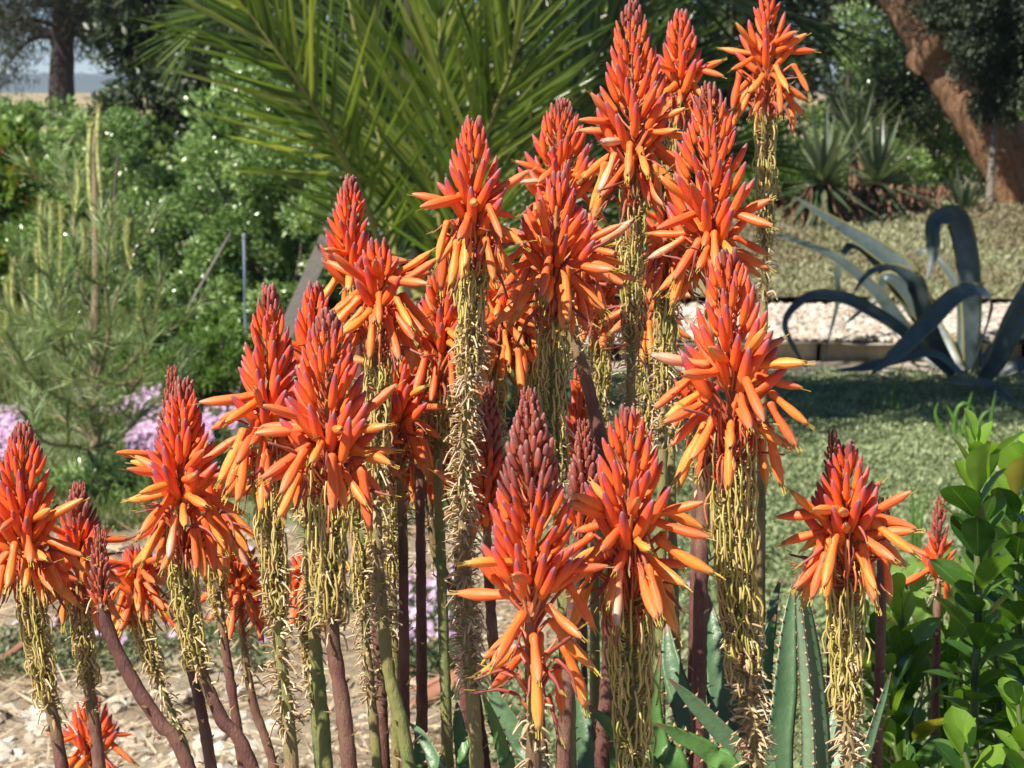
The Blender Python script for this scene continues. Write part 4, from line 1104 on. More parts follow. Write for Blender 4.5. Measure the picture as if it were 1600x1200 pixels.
# ================================================================== PINE SAPLING
def sapling():
    D = 6.6; M_ND = simple_mat('sapling_needles', [(0.10, 0.16, 0.05), (0.24, 0.33, 0.13), (0.44, 0.52, 0.28)], rough=.45, transl=.25, tmul=1.3)
    M_CN = simple_mat('candle', [(0.36, 0.42, 0.12), (0.48, 0.47, 0.18)], rough=.6, ns=60, nstr=.3, tvr=((0.42, 0.26, 0.14), ((0, 0), (.9, 0), (.97, 1))))
    b = P(150, 800, D)
    root = thing('pine_sapling', 'slender young pine with soft grey green needles and upright pale candles at left', 'pine sapling', (b[0], b[1], gh(b[0], b[1])))
    R = np.random.default_rng(6); st = Acc(); nd_ = []; 
    def P2(x, y, dd=0): return P(x, y, D + dd)
    stems = [([(150, 800), (148, 600), (150, 420), (148, 250), (152, 190)], 0)]
    br = [((150, 700), (90, 600), (45, 480), (30, 400), -.2), ((150, 690), (80, 640), (20, 560), (-30, 470), .1), ((150, 640), (110, 520), (80, 440), (70, 350), -.1),
          ((150, 560), (180, 470), (200, 400), (205, 340), .1), ((150, 620), (210, 560), (240, 500), (252, 430), -.2), ((150, 520), (120, 420), (115, 330), (118, 260), .2),
          ((150, 720), (210, 660), (260, 610), (290, 560), .2), 
          ((150, 660), (120, 600), (95, 520), (96, 430), -.4), ((150, 600), (170, 520), (165, 430), (176, 330), -.3),
          ((150, 680), (130, 640), (60, 600), (10, 520), -.5), ((150, 700), (170, 640), (215, 600), (230, 540), -.5), ((150, 730), (130, 700), (70, 690), (30, 640), -.45),]
    tube(st, catmull([P2(x, y) for x, y in stems[0][0]], 26), np.linspace(.02, .006, 26), 8)
    axes = [catmull([P2(x, y) for x, y in stems[0][0][:-1]], 40)]
    for q in br:
        pp = [P2(x, y, q[4] * i / 3) for i, (x, y) in enumerate(q[:4])]
        C = catmull(pp, 24); tube(st, C, np.linspace(.008, .003, 24), 5, cap=False); axes.append(C)
        for _ in range(3):   # side twigs
            k = R.integers(6, 20); e = C[k] + np.array((R.normal(0, .10), R.normal(0, .12), R.uniform(.02, .16)))
            C2 = catmull([C[k], (C[k] + e) / 2 + np.array((0, 0, -.02)), e], 9); tube(st, C2, np.linspace(.004, .002, 9), 4, cap=False); axes.append(C2)
    link('trunk', st.mesh('trunk', simple_mat('sapling_bark', [(0.20, 0.14, 0.09), (0.28, 0.21, 0.14)], rough=.85, ns=40, bmp=.5)), root)
    a = Acc()
    for C in axes:
        T = np.gradient(C, axis=0); T /= np.linalg.norm(T, axis=1)[:, None] + 1e-9
        n = int(len(C) * 12); k = R.integers(int(len(C) * .12), len(C), n)
        d = T[k] * 1.3 + ball_dirs(n, R) * .9
        M = frames(d, R=R) * R.uniform(.06, .12, n)[:, None, None]; M[:, :, 0] *= .042
        a.inst(needle, M, C[k], R.random(n))
    link('foliage', a.mesh('foliage', M_ND), root, 'stuff')
    cand = [(143, 330, 195, 13), (158, 300, 165, 14), (150, 420, 300, 12), (66, 420, 312, 10), (80, 420, 318, 9), (94, 430, 325, 9), (24, 500, 408, 10), (38, 500, 420, 9), (8, 520, 440, 8), (57, 500, 385, 11), (118, 330, 262, 10), (205, 420, 350, 9), (216, 500, 445, 8), (128, 440, 350, 9), (176, 400, 320, 9), (-5, 560, 480, 9), (170, 640, 590, 7), (155, 790, 735, 12)]
    for x, yb_, yt, wp in cand:
        a = Acc(); lean = R.normal(0, 4)
        C = catmull([P2(x, yb_), P2(x + lean, (yb_ + yt) / 2), P2(x + lean * .5, yt)], 14); r = wp * D / FPX / 2
        tube(a, C, np.interp(np.linspace(0, 1, 14), [0, .1, .9, 1], [.5, 1, .9, .3]) * r * .62, 7)
        T = norm(C[-1] - C[0]); n = 700; k = R.integers(0, 13, n); d = T + ball_dirs(n, R) * .42
        M = frames(d, R=R) * R.uniform(.02, .045, n)[:, None, None]; M[:, :, 0] *= .06
        a.inst(needle, M, C[k], R.random(n))
        link('candle', a.mesh('candle', M_CN), root)
sapling()
shrub('low_plant', 'soft green low plant spreading at the foot of the pine sapling', 165, 6.4, 735, 200, L_GREY, 2500, .03, 51, 'low plants', tpl=dia, wmul=.5)
shrub('low_plant', 'fine leaved green plant between the sapling and the first tall stalks', 330, 7.9, 520, 150, L_GREEN, 5000, .04, 52, 'low plants', tpl=dia, wmul=.4)

# ================================================================== PINK ICE PLANTS
M_PINK = simple_mat('pink_petal', [(0.50, 0.28, 0.52), (0.60, 0.40, 0.62), (0.70, 0.52, 0.72)], src='rnd', rough=.5, transl=.3, tmul=1.0)
M_PINKO = simple_mat('pink_petal_single', [(0.50, 0.28, 0.52), (0.60, 0.40, 0.62), (0.70, 0.54, 0.72)], src='object', rough=.5, transl=.3, tmul=1.0)
def flower_tpl(n=11):
    V = [(0, 0, 0)]; F = []; tv = [0]
    for i in range(n):
        a = i / n * 6.283; r = 1.0; w_ = .26
        for da, rr, z in ((-w_, .55, .12), (w_, .55, .12), (0, r, .22)): V.append((rr * math.cos(a + da), rr * math.sin(a + da), z)); tv.append(rr)
        b = 1 + 3 * i; F += [[0, b, b + 1], [b, b + 2, b + 1]]
    V = np.array(V); return V, np.array(F), np.zeros(len(V)), np.array(tv)
FT = flower_tpl(); ME_PF = single(FT, 'flower', M_PINKO)
M_IG = simple_mat('ice_plant_leaf', [(0.07, 0.10, 0.045), (0.12, 0.16, 0.07), (0.19, 0.21, 0.11)], rough=.5, transl=.15)
def iceplant(label, regions, seed, nf, ngreen, indiv, fsz=.012, dens=None):
    R = np.random.default_rng(seed); cs = []
    def pick(n):
        out = []
        while len(out) < n:
            (x0, y0, x1, y1) = regions[R.integers(len(regions))]
            p = G(R.uniform(x0, x1), R.uniform(y0, y1))
            if mnoise.noise((p[0] * 2.2, p[1] * 2.2, seed)) < -.12: continue
            out.append((p[0], p[1], gh(p[0], p[1])))
        return np.array(out)
    g = pick(ngreen); f = pick(nf)
    root = thing('ice_plant', label, 'ice plant', g.mean(0), 'pink flowering ice plants on the soil')
    a = Acc(); g[:, 2] += R.random(ngreen) * .04; d = ball_dirs(ngreen, R) + np.array([0, 0, .7])
    M = frames(d, R=R) * R.uniform(.012, .028, ngreen)[:, None, None]; M[:, :, 0] *= .7; a.inst(dia, M, g, R.random(ngreen))
    link('foliage', a.mesh('foliage', M_IG), root, 'stuff')
    f[:, 2] += .055 + R.random(nf) * .035
    nrm = R.standard_normal((nf, 3)) * .35 + np.array([-.15, -.45, .8])
    M = frames(nrm, R=R) * (fsz * R.uniform(.7, 1.2, nf))[:, None, None]
    for i in range(min(indiv, nf)):
        o = bpy.data.objects.new('flower', ME_PF); COL.objects.link(o); o.parent = root
        o.matrix_basis = Matrix([[*M[i][r_], f[i][r_] - root.location[r_]] for r_ in range(3)] + [[0, 0, 0, 1]])
    if nf > indiv:
        a = Acc(); a.inst(FT, M[indiv:], f[indiv:], R.random(nf - indiv)); link('flowers', a.mesh('flowers', M_PINK, False), root, 'stuff')
iceplant('low ice plant with pink flowers on the soil between the middle stalks, below centre', [(595, 925, 730, 1060), (470, 960, 560, 1010)], 1, 150, 16000, 150, .012)
iceplant('dense violet pink flowering ice plant carpet behind the foot of the pine sapling', [(120, 628, 380, 700), (200, 690, 330, 730)], 2, 1500, 15000, 0, .014)
iceplant('pink ice plant patch at the left picture edge beside the dark red spike', [(-40, 645, 40, 740)], 3, 520, 6000, 0, .014)
iceplant('sparse pink flowers on bare soil between the lower left stalks', [(-20, 900, 420, 1060)], 4, 60, 5000, 60, .012)
iceplant('grey green mat with a few white pink flowers right of the central stalks', [(1000, 700, 1100, 1000), (880, 930, 1000, 1060)], 5, 40, 12000, 40, .010)

# ================================================================== small garden things
def strap_tuft(label, spec, D, wpx, group, mat, cat='grass tuft', nm='strap_plant'):
    px = D / FPX; b = P(*spec[0][0], D)
    root = thing(nm, label, cat, (b[0], b[1], gh(b[0], b[1])), group)
    for pts in spec:
        a = Acc(); pp = [P(x, y, D) for x, y in pts]; pp = [pp[0] - np.array((0, 0, .06))] + pp
        ribbon(a, pp, np.array([wpx, wpx, wpx * .8, 1]) * px, (-.3, -.8, .4), .3, .05, 12, 3, rnd=RNG.random()); link('blade', a.mesh('blade', mat), root)
M_STRAP = simple_mat('strap_leaf', [(0.09, 0.19, 0.03), (0.13, 0.26, 0.04)], rough=.35, transl=.35, tmul=1.8)
SG = 'tufts of green strap leaves in the grey carpet'
strap_tuft('upright bright green strap leaves in front of the agave', [[(1392, 655), (1395, 610), (1412, 566)], [(1378, 668), (1374, 635), (1376, 606)], [(1400, 670), (1403, 645), (1405, 615)], [(1384, 665), (1392, 640), (1402, 618)]], DG(662), 9, SG, M_STRAP)
strap_tuft('single short green blade in the shaded carpet left of the strap leaf tuft', [[(1266, 680), (1266, 655), (1265, 628)]], DG(680), 8, SG, M_STRAP)
strap_tuft('thin dark green blades rising beside the narrow dull red spike', [[(1437, 830), (1442, 800), (1452, 755)], [(1430, 830), (1434, 800), (1440, 760)], [(1425, 820), (1426, 790), (1422, 752)]], 4.6, 6, SG, M_STRAP)
strap_tuft('glossy arching green leaves behind the glossy shrub, under the agave', [[(1480, 690), (1462, 650), (1466, 628)], [(1490, 690), (1495, 640), (1515, 630), (1525, 655)], [(1500, 690), (1512, 640), (1519, 612)], [(1545, 690), (1550, 645), (1556, 610)], [(1505, 690), (1488, 650), (1478, 632)], [(1520, 690), (1535, 650), (1550, 640)]], DG(700), 7, SG, M_STRAP)

M_STAKE = simple_mat('weathered_wood', [(0.15, 0.13, 0.115), (0.20, 0.18, 0.16)], rough=.8, ns=30, nstr=.4, bmp=.7)
def stake():
    D = 7.4; top = P(583, 208, D); bt = P(455, 500, D); dr = norm(bt - top); bt = bt + dr * ((bt[2] + .1) / -dr[2])
    root = thing('wooden_stake', 'leaning weathered grey wooden stake behind the left orange spikes', 'stake', (bt[0], bt[1], 0))
    a = Acc(); s_ = norm(np.cross(dr, (0, 1, 0))) * .028; n_ = norm(np.cross(dr, s_)) * .014
    V = []
    for p in (top, (top + bt) / 2, bt):
        V += [p + s_ + n_, p - s_ + n_, p - s_ - n_, p + s_ - n_]
    a.add(V, [[0, 1, 5, 4], [1, 2, 6, 5], [2, 3, 7, 6], [3, 0, 4, 7], [4, 5, 9, 8], [5, 6, 10, 9], [6, 7, 11, 10], [7, 4, 8, 11], [0, 3, 2, 1], [8, 9, 10, 11]])
    link('plank', a.mesh('plank', M_STAKE, False), root)
    a = Acc(); p = P(505, 385, D - .03); tube(a, catmull([p + s_ * 1.2, p - n_ * 3, p - s_ * 1.2], 6), .005, 5); link('tie', a.mesh('tie', simple_mat('tie', [(0.05, 0.05, 0.05)])), root)
stake()
def post():
    D = 10.0; a = Acc(); top = P(381, 368, D)
    root = thing('metal_post', 'thin blue grey metal post standing in front of the hedge', 'post', (top[0], top[1], 0))
    tube(a, [(top[0], top[1], -.1), (top[0], top[1], top[2] / 2), (top[0], top[1], top[2])], .007, 8); link('pole', a.mesh('pole', simple_mat('post_metal', [(0.12, 0.15, 0.19)], rough=.5)), root)
    a = Acc(); tube(a, [(top[0], top[1], top[2] - .01), (top[0], top[1], top[2] + .012)], .010, 8); link('cap', a.mesh('cap', simple_mat('post_cap', [(0.12, 0.14, 0.18)], rough=.5)), root)
    a = Acc(); e = P(283, 500, 9.7); e2 = P(360, 365, 9.9)
    r2 = thing('leaning_stick', 'thin pale slanting stick leaning in front of the grey green bush', 'stick', (e[0], e[1], 0))
    e0 = e + norm(e - e2) * ((e[2]) / norm(e2 - e)[2]); tube(a, catmull([e2, e, e0], 8), .007, 6); link('shaft', a.mesh('shaft', M_STAKE), r2)
post()

def dry_leaves():
    M = simple_mat('dry_strap', [(0.22, 0.085, 0.05), (0.36, 0.17, 0.10), (0.52, 0.33, 0.22)], rough=.7, transl=.1, ns=20)
    for lab, pts, wd in [('flat red brown dry leaf lying on the soil below the pink ice plant', [(628, 1112), (690, 1100), (745, 1104)], 34), ('narrow rusty dry leaf above the flat one on the soil', [(640, 1088), (690, 1094), (735, 1098)], 18),
                         ('pale pinkish dry leaf curling up in front of the ice plant flowers', [(640, 1062), (672, 1038), (712, 1020)], 16), ('brown dry leaf crossing behind the lower middle stalks', [(640, 850), (680, 838), (720, 852)], 22),
                         ('dry brown leaf lying on the soil at the far lower left', [(-20, 1052), (30, 1038), (70, 1030)], 16), ('long tan dead leaf among the left stalks on the soil', [(60, 1005), (120, 985), (170, 960)], 18),
                         ('curled dull brown dead leaf beside the thin purple stalk', [(600, 800), (650, 800), (700, 820)], 20)]:
        g = [G(x, y) for x, y in pts]; D = (g[1] - CAM) @ FW
        a = Acc(); pp = [np.array((p[0], p[1], gh(p[0], p[1]) + .015 + .03 * i)) for i, p in enumerate(g)]
        ribbon(a, pp, np.array([.2, 1, 1, .1]) * wd * D / FPX, (-.1, -.6, .8), -.5, .05, 14, 5, rnd=RNG.random())
        o = link('dry_leaf', a.mesh('dry_leaf', M)); tag(o, lab, 'dry leaf', 'dry dead leaves on the soil')
dry_leaves()

# ================================================================== ALOE LEAVES
def aloe_mat(nm, a_, b_):
    m, nt, out = new_mat(nm)
    n = noise(nt, 6, 4, .6, 'Object', (3, 3, .7)); n2 = noise(nt, 120, 3, .6)
    c = ramp(nt, [(.3, a_), (.7, b_)], n).outputs[0]; c = scalec(nt, c, .85, 1.12, n2)
    tv = attr(nt, 'tv'); c = mixc(nt, ramp(nt, [(.9, (0, 0, 0)), (1, (1, 1, 1))], tv).outputs[0], c, (.28, .10, .08))
    c = mixc(nt, math_(nt, 'MULTIPLY', ramp(nt, [(.68, (0, 0, 0)), (.74, (1, 1, 1))], noise(nt, 55, 3, .7)).outputs[0], .45), c, (.30, .26, .16))
    finish(nt, out, c, .42, bump(nt, n2, .25, .004), spec=.5, sss=.08)
    return m
M_AL = aloe_mat('aloe_leaf', (.065, .13, .055), (.12, .20, .10)); M_ALP = aloe_mat('aloe_leaf_pale', (.17, .26, .15), (.25, .34, .22)); M_ALG = aloe_mat('aloe_leaf_green', (.06, .15, .03), (.11, .23, .055))
M_TH = simple_mat('tooth', [(0.50, 0.24, 0.14), (0.6, 0.34, 0.2)], rough=.5)
def rosette(label, c, leaves):
    c = np.array((c[0], c[1], gz(c[0], c[1])))
    root = thing('aloe_rosette', label, 'aloe', c, 'leaf rosettes of the aloe plants')
    for pts, wd, hint, D0, D1, m in leaves:
        n = len(pts); pp = [P(x, y, D1 + (D0 - D1) * i / max(1, n - 1)) for i, (x, y) in enumerate(pts)]   # base -> tip
        px = D0 / FPX
        pp = [c + np.array((0, 0, .02)), (c * .45 + pp[0] * .55) + np.array((0, 0, -.02))] + pp
        a = Acc(); ws = [wd[0] * .9, wd[0] * 1.05] + list(wd)
        C, T = ribbon(a, pp, np.array(ws) * px, hint, .32, .14, 40, 7, rnd=RNG.random())
        lf = link('leaf', a.mesh('leaf', m), root)
        t = Acc(); h = norm(hint); N = 40
        wv = np.interp(np.linspace(0, 1, N), np.linspace(0, 1, len(ws)), np.array(ws) * px) / 2
        cum = np.concatenate([[0], np.cumsum(np.linalg.norm(np.diff(C, axis=0), axis=1))])
        s = .05
        while s < cum[-1] * .97:
            k = min(int(np.searchsorted(cum, s)), N - 1); f = k
            p = np.array([np.interp(s, cum, C[:, j]) for j in range(3)]); sd = norm(np.cross(T[k], h)); Nn = np.cross(sd, T[k]); hw = np.interp(s, cum, wv)
            for sg in (-1, 1):
                e = p + sd * sg * hw * .985 + Nn * .32 * hw; o_ = sd * sg
                V = [e - T[k] * .0016, e + T[k] * .0016, e + Nn * .0011, e - Nn * .0011, e + o_ * .0032 + T[k] * .0015]
                t.add(V, [[0, 2, 4], [2, 1, 4], [1, 3, 4], [3, 0, 4]], rnd=RNG.random())
            s += RNG.uniform(.009, .013)
        tt = link('teeth', t.mesh('teeth', M_TH), None, 'stuff'); tt.parent = lf; tt.matrix_parent_inverse = Matrix.Identity(4)
    return root
F1 = (-.3, -.9, .3); F2 = (.3, -.9, .3)
rosette('upright grey green toothed aloe leaves beneath the rightmost orange spike', (P(1270, 1400, 1.62)[0], P(1270, 1400, 1.62)[1]), [
    ([(1215, 1230), (1225, 1080), (1232, 980), (1240, 905)], [46, 40, 25, 3], (.2, -.95, .2), 1.66, 1.62, M_AL),
    ([(1268, 1230), (1262, 1080), (1252, 970), (1244, 893)], [44, 36, 22, 4], (-.95, -.3, .15), 1.55, 1.58, M_ALP),
    ([(1283, 1230), (1276, 1080), (1262, 970), (1250, 900)], [34, 32, 22, 3], (.6, -.8, .1), 1.60, 1.62, M_AL),
    ([(1300, 1240), (1312, 1150), (1330, 1070), (1348, 1010)], [46, 42, 30, 3], (-.4, -.9, .2), 1.66, 1.62, M_ALP),
    ([(1196, 1060), (1204, 990), (1210, 940), (1220, 903)], [18, 18, 14, 3], F1, 1.9, 1.85, M_AL),
    ([(1180, 1230), (1190, 1100), (1200, 1000), (1212, 960)], [30, 28, 20, 3], F2, 1.85, 1.8, M_ALG),
    ([(1340, 1230), (1358, 1160), (1380, 1090), (1392, 1050)], [20, 18, 12, 2], F2, 1.8, 1.75, M_AL)])
rosette('dark green aloe leaves crowded round the foot of the thickest yellow threaded stalk', (P(1090, 1420, 1.7)[0], P(1090, 1420, 1.7)[1]), [
    ([(1150, 1230), (1132, 1100), (1115, 1000), (1106, 930)], [58, 52, 38, 4], (-.1, -.95, .2), 1.8, 1.75, M_AL),
    ([(1110, 1230), (1080, 1130), (1050, 1040), (1040, 960)], [48, 44, 34, 3], (-.3, -.9, .3), 1.75, 1.7, M_AL),
    ([(1060, 1230), (1030, 1170), (1020, 1100), (1032, 1020)], [42, 38, 26, 3], (.3, -.9, .3), 1.62, 1.6, M_ALG),
    ([(1200, 1230), (1150, 1170), (1085, 1100), (1045, 1060)], [40, 34, 24, 3], (-.4, -.7, .6), 1.58, 1.6, M_AL),
    ([(1020, 1240), (1000, 1190), (960, 1140), (915, 1100)], [40, 36, 26, 3], (-.3, -.8, .5), 1.62, 1.6, M_ALG),
    ([(1140, 1240), (1110, 1180), (1060, 1150), (1025, 1130)], [40, 34, 24, 3], (-.2, -.8, .6), 1.52, 1.55, M_ALG),
    ([(1180, 1240), (1170, 1150), (1165, 1080), (1172, 1010)], [42, 36, 26, 3], (.1, -.95, .2), 1.9, 1.85, M_ALG)])
rosette('green aloe leaves fanning left below the lowest hanging orange flowers', (P(880, 1430, 1.65)[0], P(880, 1430, 1.65)[1]), [
    ([(850, 1240), (815, 1160), (780, 1100), (750, 1040)], [36, 34, 26, 3], (-.4, -.8, .4), 1.62, 1.6, M_AL),
    ([(800, 1240), (790, 1180), (770, 1120), (752, 1080)], [30, 26, 18, 3], (-.5, -.8, .3), 1.55, 1.55, M_ALG),
    ([(735, 1240), (725, 1180), (717, 1130), (714, 1096)], [30, 26, 18, 3], (-.1, -.95, .2), 1.7, 1.65, M_ALG),
    ([(700, 1250), (680, 1190), (660, 1150), (640, 1130)], [26, 24, 16, 3], (-.4, -.8, .4), 1.7, 1.65, M_AL),
    ([(920, 1240), (912, 1160), (900, 1080), (905, 1010)], [42, 38, 28, 3], (.1, -.95, .3), 1.85, 1.8, M_AL),
    ([(960, 1240), (975, 1160), (985, 1080), (1000, 1010)], [44, 40, 30, 3], (.1, -.95, .3), 1.9, 1.8, M_ALG),
    ([(650, 1250), (655, 1190), (654, 1150), (652, 1120)], [20, 18, 12, 3], (-.1, -.95, .2), 1.75, 1.7, M_ALG)])

# ================================================================== GLOSSY SHRUB bottom right
def big_leaf(seed):
    r = np.random.default_rng(seed); V = []; tu = []; tv = []; n = 9; us = [-1, -.5, 0, .5, 1]
    cup = r.uniform(.12, .35); bend = r.uniform(.05, .22)
    for i in range(n):
        t = i / (n - 1); wdt = .31 * math.sin(math.pi * min(1, t ** 1.25 * .92 + .02)) ** .8 * (1 if t < .999 else 0) + .006
        if i == n - 1: wdt = .004
        for u in us:
            V.append((u * wdt, cup * (abs(u) ** 1.3) * wdt - bend * t * t + .012 * math.sin(t * 14 + u * 2) * abs(u), t)); tu.append((u + 1) / 2); tv.append(t)
    F = [[i * 5 + j, i * 5 + j + 1, (i + 1) * 5 + j + 1, (i + 1) * 5 + j] for i in range(n - 1) for j in range(4)]
    a = Acc(); a.add(V, F, tu, tv); return a
def glossy_mat(nm, cols, tr=.35):
    m, nt, out = new_mat(nm)
    oi = nt.nodes.new('ShaderNodeObjectInfo').outputs['Random']
    c = ramp(nt, [(i / (len(cols) - 1), x) for i, x in enumerate(cols)], oi).outputs[0]
    tu = attr(nt, 'tu'); tv = attr(nt, 'tv')
    mid = ramp(nt, [(0, (1, 1, 1)), (.03, (0, 0, 0))], math_(nt, 'ABSOLUTE', math_(nt, 'SUBTRACT', tu, .5)))
    side = math_(nt, 'SINE', math_(nt, 'MULTIPLY', math_(nt, 'SUBTRACT', tv, math_(nt, 'MULTIPLY', math_(nt, 'ABSOLUTE', math_(nt, 'SUBTRACT', tu, .5)), .6)), 62))
    side = math_(nt, 'POWER', math_(nt, 'MAXIMUM', side, 0), 12)
    c2 = mixc(nt, math_(nt, 'MULTIPLY', mid.outputs[0], .55), c, (.22, .32, .09))
    c2 = mixc(nt, math_(nt, 'MULTIPLY', side, .16), c2, (.16, .26, .07))
    c2 = scalec(nt, c2, .8, 1.2, noise(nt, 3, 4, .6))
    tc = mixc(nt, 1.0, c2, (2.2, 2.3, .8), 'MULTIPLY')
    finish(nt, out, c2, .3, bump(nt, side, .1, .01), tr, tc, .55)
    return m
M_GL = glossy_mat('glossy_leaf', [(.028, .075, .016), (.05, .12, .022), (.10, .195, .03), (.04, .10, .018)])
M_GB = glossy_mat('yellowing_leaf', [(.30, .26, .04), (.26, .15, .05), (.20, .22, .04)], .35)
M_GY = glossy_mat('young_leaf', [(.15, .27, .03), (.22, .36, .05)], .4)
ML_G = [big_leaf(i).mesh('leaf', M_GL) for i in range(4)]; ML_B = [big_leaf(i + 30).mesh('leaf', M_GB) for i in range(2)]; ML_Y = [big_leaf(i + 9).mesh('leaf', M_GY) for i in range(3)]
M_TW = simple_mat('green_twig', [(0.08, 0.12, 0.04), (0.12, 0.15, 0.05)], rough=.5, ns=30)
def glossy():
    D0 = 1.95
    b = P(1540, 1500, 2.05)
    root = thing('glossy_shrub', 'glossy broad leaved green shrub with bright new leaves at the lower right corner', 'shrub', (b[0], b[1], gz(b[0], b[1])))
    R = np.random.default_rng(8)
    stems = [([(1528, 1400), (1522, 1150), (1528, 950), (1526, 790), (1528, 690)], 0, 24, 1.0), ([(1600, 1400), (1598, 1150), (1590, 950), (1586, 800), (1592, 705)], .12, 22, .95), ([(1470, 1420), (1440, 1250), (1420, 1100), (1412, 1000), (1405, 925)], .12, 20, .95),
             ([(1640, 1400), (1650, 1100), (1640, 900), (1632, 740)], .05, 20, 1), ([(1540, 1420), (1500, 1280), (1480, 1150), (1478, 1010)], .2, 18, .9), ([(1560, 1420), (1560, 1280), (1560, 1120), (1556, 1000), (1560, 880)], .25, 20, .95),
             ([(1500, 1450), (1460, 1330), (1420, 1230), (1395, 1160)], -.1, 16, .85), ([(1560, 1450), (1540, 1330), (1520, 1230), (1500, 1150)], -.15, 18, .9), ([(1620, 1450), (1610, 1330), (1600, 1200), (1590, 1090)], -.15, 20, .95), ([(1440, 1420), (1400, 1300), (1380, 1200), (1380, 1110)], .05, 14, .85),
             ([(1580, 1420), (1590, 1250), (1620, 1130), (1625, 1010)], -.05, 18, .95),
             ([(1440, 1430), (1400, 1250), (1372, 1100), (1358, 960)], .25, 18, .9), ([(1460, 1430), (1425, 1280), (1400, 1160), (1388, 1040)], .1, 18, .9), ([(1520, 1430), (1512, 1260), (1500, 1100), (1498, 960)], .3, 18, .9), ([(1420, 1430), (1390, 1300), (1370, 1230), (1352, 1160)], .05, 14, .85),
             ([(1620, 1400), (1615, 1100), (1612, 930), (1608, 800)], .3, 22, 1.0), ([(1560, 1420), (1570, 1200), (1566, 960), (1572, 760)], .35, 22, .95), ([(1520, 1430), (1470, 1350), (1440, 1290), (1420, 1250)], -.15, 14, .9)]
    for si, (pts, dd, nl, sc) in enumerate(stems):
        C = catmull([np.array(root.location) + R.normal(0, .04, 3) * [1, 1, 0]] + [P(x, y, D0 + dd) for x, y in pts], 50)
        a = Acc(); tube(a, C, np.linspace(.006, .0022, 50), 7); st = link('stem', a.mesh('stem', M_TW), root)
        T = np.gradient(C, axis=0); T /= np.linalg.norm(T, axis=1)[:, None]
        cum = np.concatenate([[0], np.cumsum(np.linalg.norm(np.diff(C, axis=0), axis=1))]); Lt = cum[-1]
        nl = int(nl * 2.0)
        for i in range(nl):
            f = (i + .3) / nl; s = Lt - .34 * (1 - f) ** 1.0 * (1.0) if True else 0
            k = int(np.searchsorted(cum, s)); k = min(k, 49); p = C[k]; t = T[k]
            az = i * GA + si; A = norm(np.cross(t, (0, 1, .1))); B = np.cross(t, A); O = A * math.cos(az) + B * math.sin(az)
            al = math.radians(22 + 48 * (1 - f) + R.normal(0, 9)); d = norm(t * math.cos(al) + O * math.sin(al) + np.array((0, 0, -.1 * (1 - f))))
            N = norm(t * math.sin(al) - O * math.cos(al)) ; N = N + R.normal(0, .22, 3)
            x = norm(np.cross(N, d)); y = np.cross(d, x); l = .050 * sc * R.uniform(.75, 1.2) * (.62 if f > .93 else 1)
            M = np.stack([x, y, d], 1) * l
            me = ML_Y[R.integers(3)] if f > .8 and R.random() < .75 else ML_G[R.integers(4)]
            if R.random() < .035: me = ML_B[R.integers(2)]
            o = bpy.data.objects.new('leaf', me); COL.objects.link(o); o.parent = root
            q = p + O * .003
            o.matrix_basis = Matrix([[*M[r_], q[r_] - root.location[r_]] for r_ in range(3)] + [[0, 0, 0, 1]])
glossy()

def geranium():
    R = np.random.default_rng(4); D = 2.25; b = P(1475, 1330, D)
    root = thing('geranium', 'bright yellow green lobed geranium leaves behind the glossy shrub, near the dull red spike', 'geranium', (b[0], b[1], gz(b[0], b[1])))
    m = simple_mat('geranium_leaf', [(.14, .24, .04), (.19, .30, .06)], src='object', rough=.5, transl=.4, tmul=1.6)
    a = Acc(); V = [(0, 0, 0)]; F = []; n = 44
    for i in range(n):
        t = -2.75 + 5.5 * i / (n - 1); r = .5 * (1 + .13 * abs(math.sin(t * 2.6)) + .03 * math.sin(t * 20)); V.append((r * math.sin(t), .10 * math.sin(t * 5) * .5 + .06, r * math.cos(t)))
        V.append((r * .5 * math.sin(t), .02 * math.sin(t * 5), r * .5 * math.cos(t)))
    for i in range(n - 1): F += [[0, 2 + 2 * i, 4 + 2 * i], [2 + 2 * i, 1 + 2 * i, 3 + 2 * i], [2 + 2 * i, 3 + 2 * i, 4 + 2 * i]]
    a.add(V, F); me = a.mesh('leaf', m)
    st = Acc()
    for x, y, s, nn in [(1455, 905, 62, (-.3, -.6, .7)), (1500, 880, 66, (0, -.4, .9)), (1470, 870, 50, (.2, -.5, .8)), (1540, 900, 60, (.3, -.7, .6)), (1410, 890, 46, (-.6, -.5, .5)), (1520, 940, 60, (0, -.8, .5)), (1480, 985, 60, (-.2, -.8, .5)),
                     (1390, 965, 50, (-.2, -.9, .3)), (1560, 850, 56, (.2, -.5, .8)), (1450, 950, 46, (0, -.9, .3)), (1372, 900, 36, (-.5, -.7, .4)), (1545, 960, 50, (.3, -.6, .6))]:
        dd = R.normal(0, .08); p = P(x, y, D + dd); l = s * D / FPX * 1.1; N = norm(nn); d = norm(np.cross(np.cross(N, norm((R.normal(0, .5), -.3, -1))), N)); X = np.cross(N, d)
        M = np.stack([X, N, d], 1) * l; o = bpy.data.objects.new('leaf', me); COL.objects.link(o); o.parent = root
        o.matrix_basis = Matrix([[*M[r_], p[r_] - root.location[r_]] for r_ in range(3)] + [[0, 0, 0, 1]])
        tube(st, catmull([np.array(root.location), p * .5 + np.array(root.location) * .5 + R.normal(0, .03, 3), p], 8), .0016, 4, cap=False)
    link('stems', st.mesh('stems', M_TW), root, 'stuff')
geranium()

# ================================================================== THE FLOWER SPIKES
FS = flower_spike
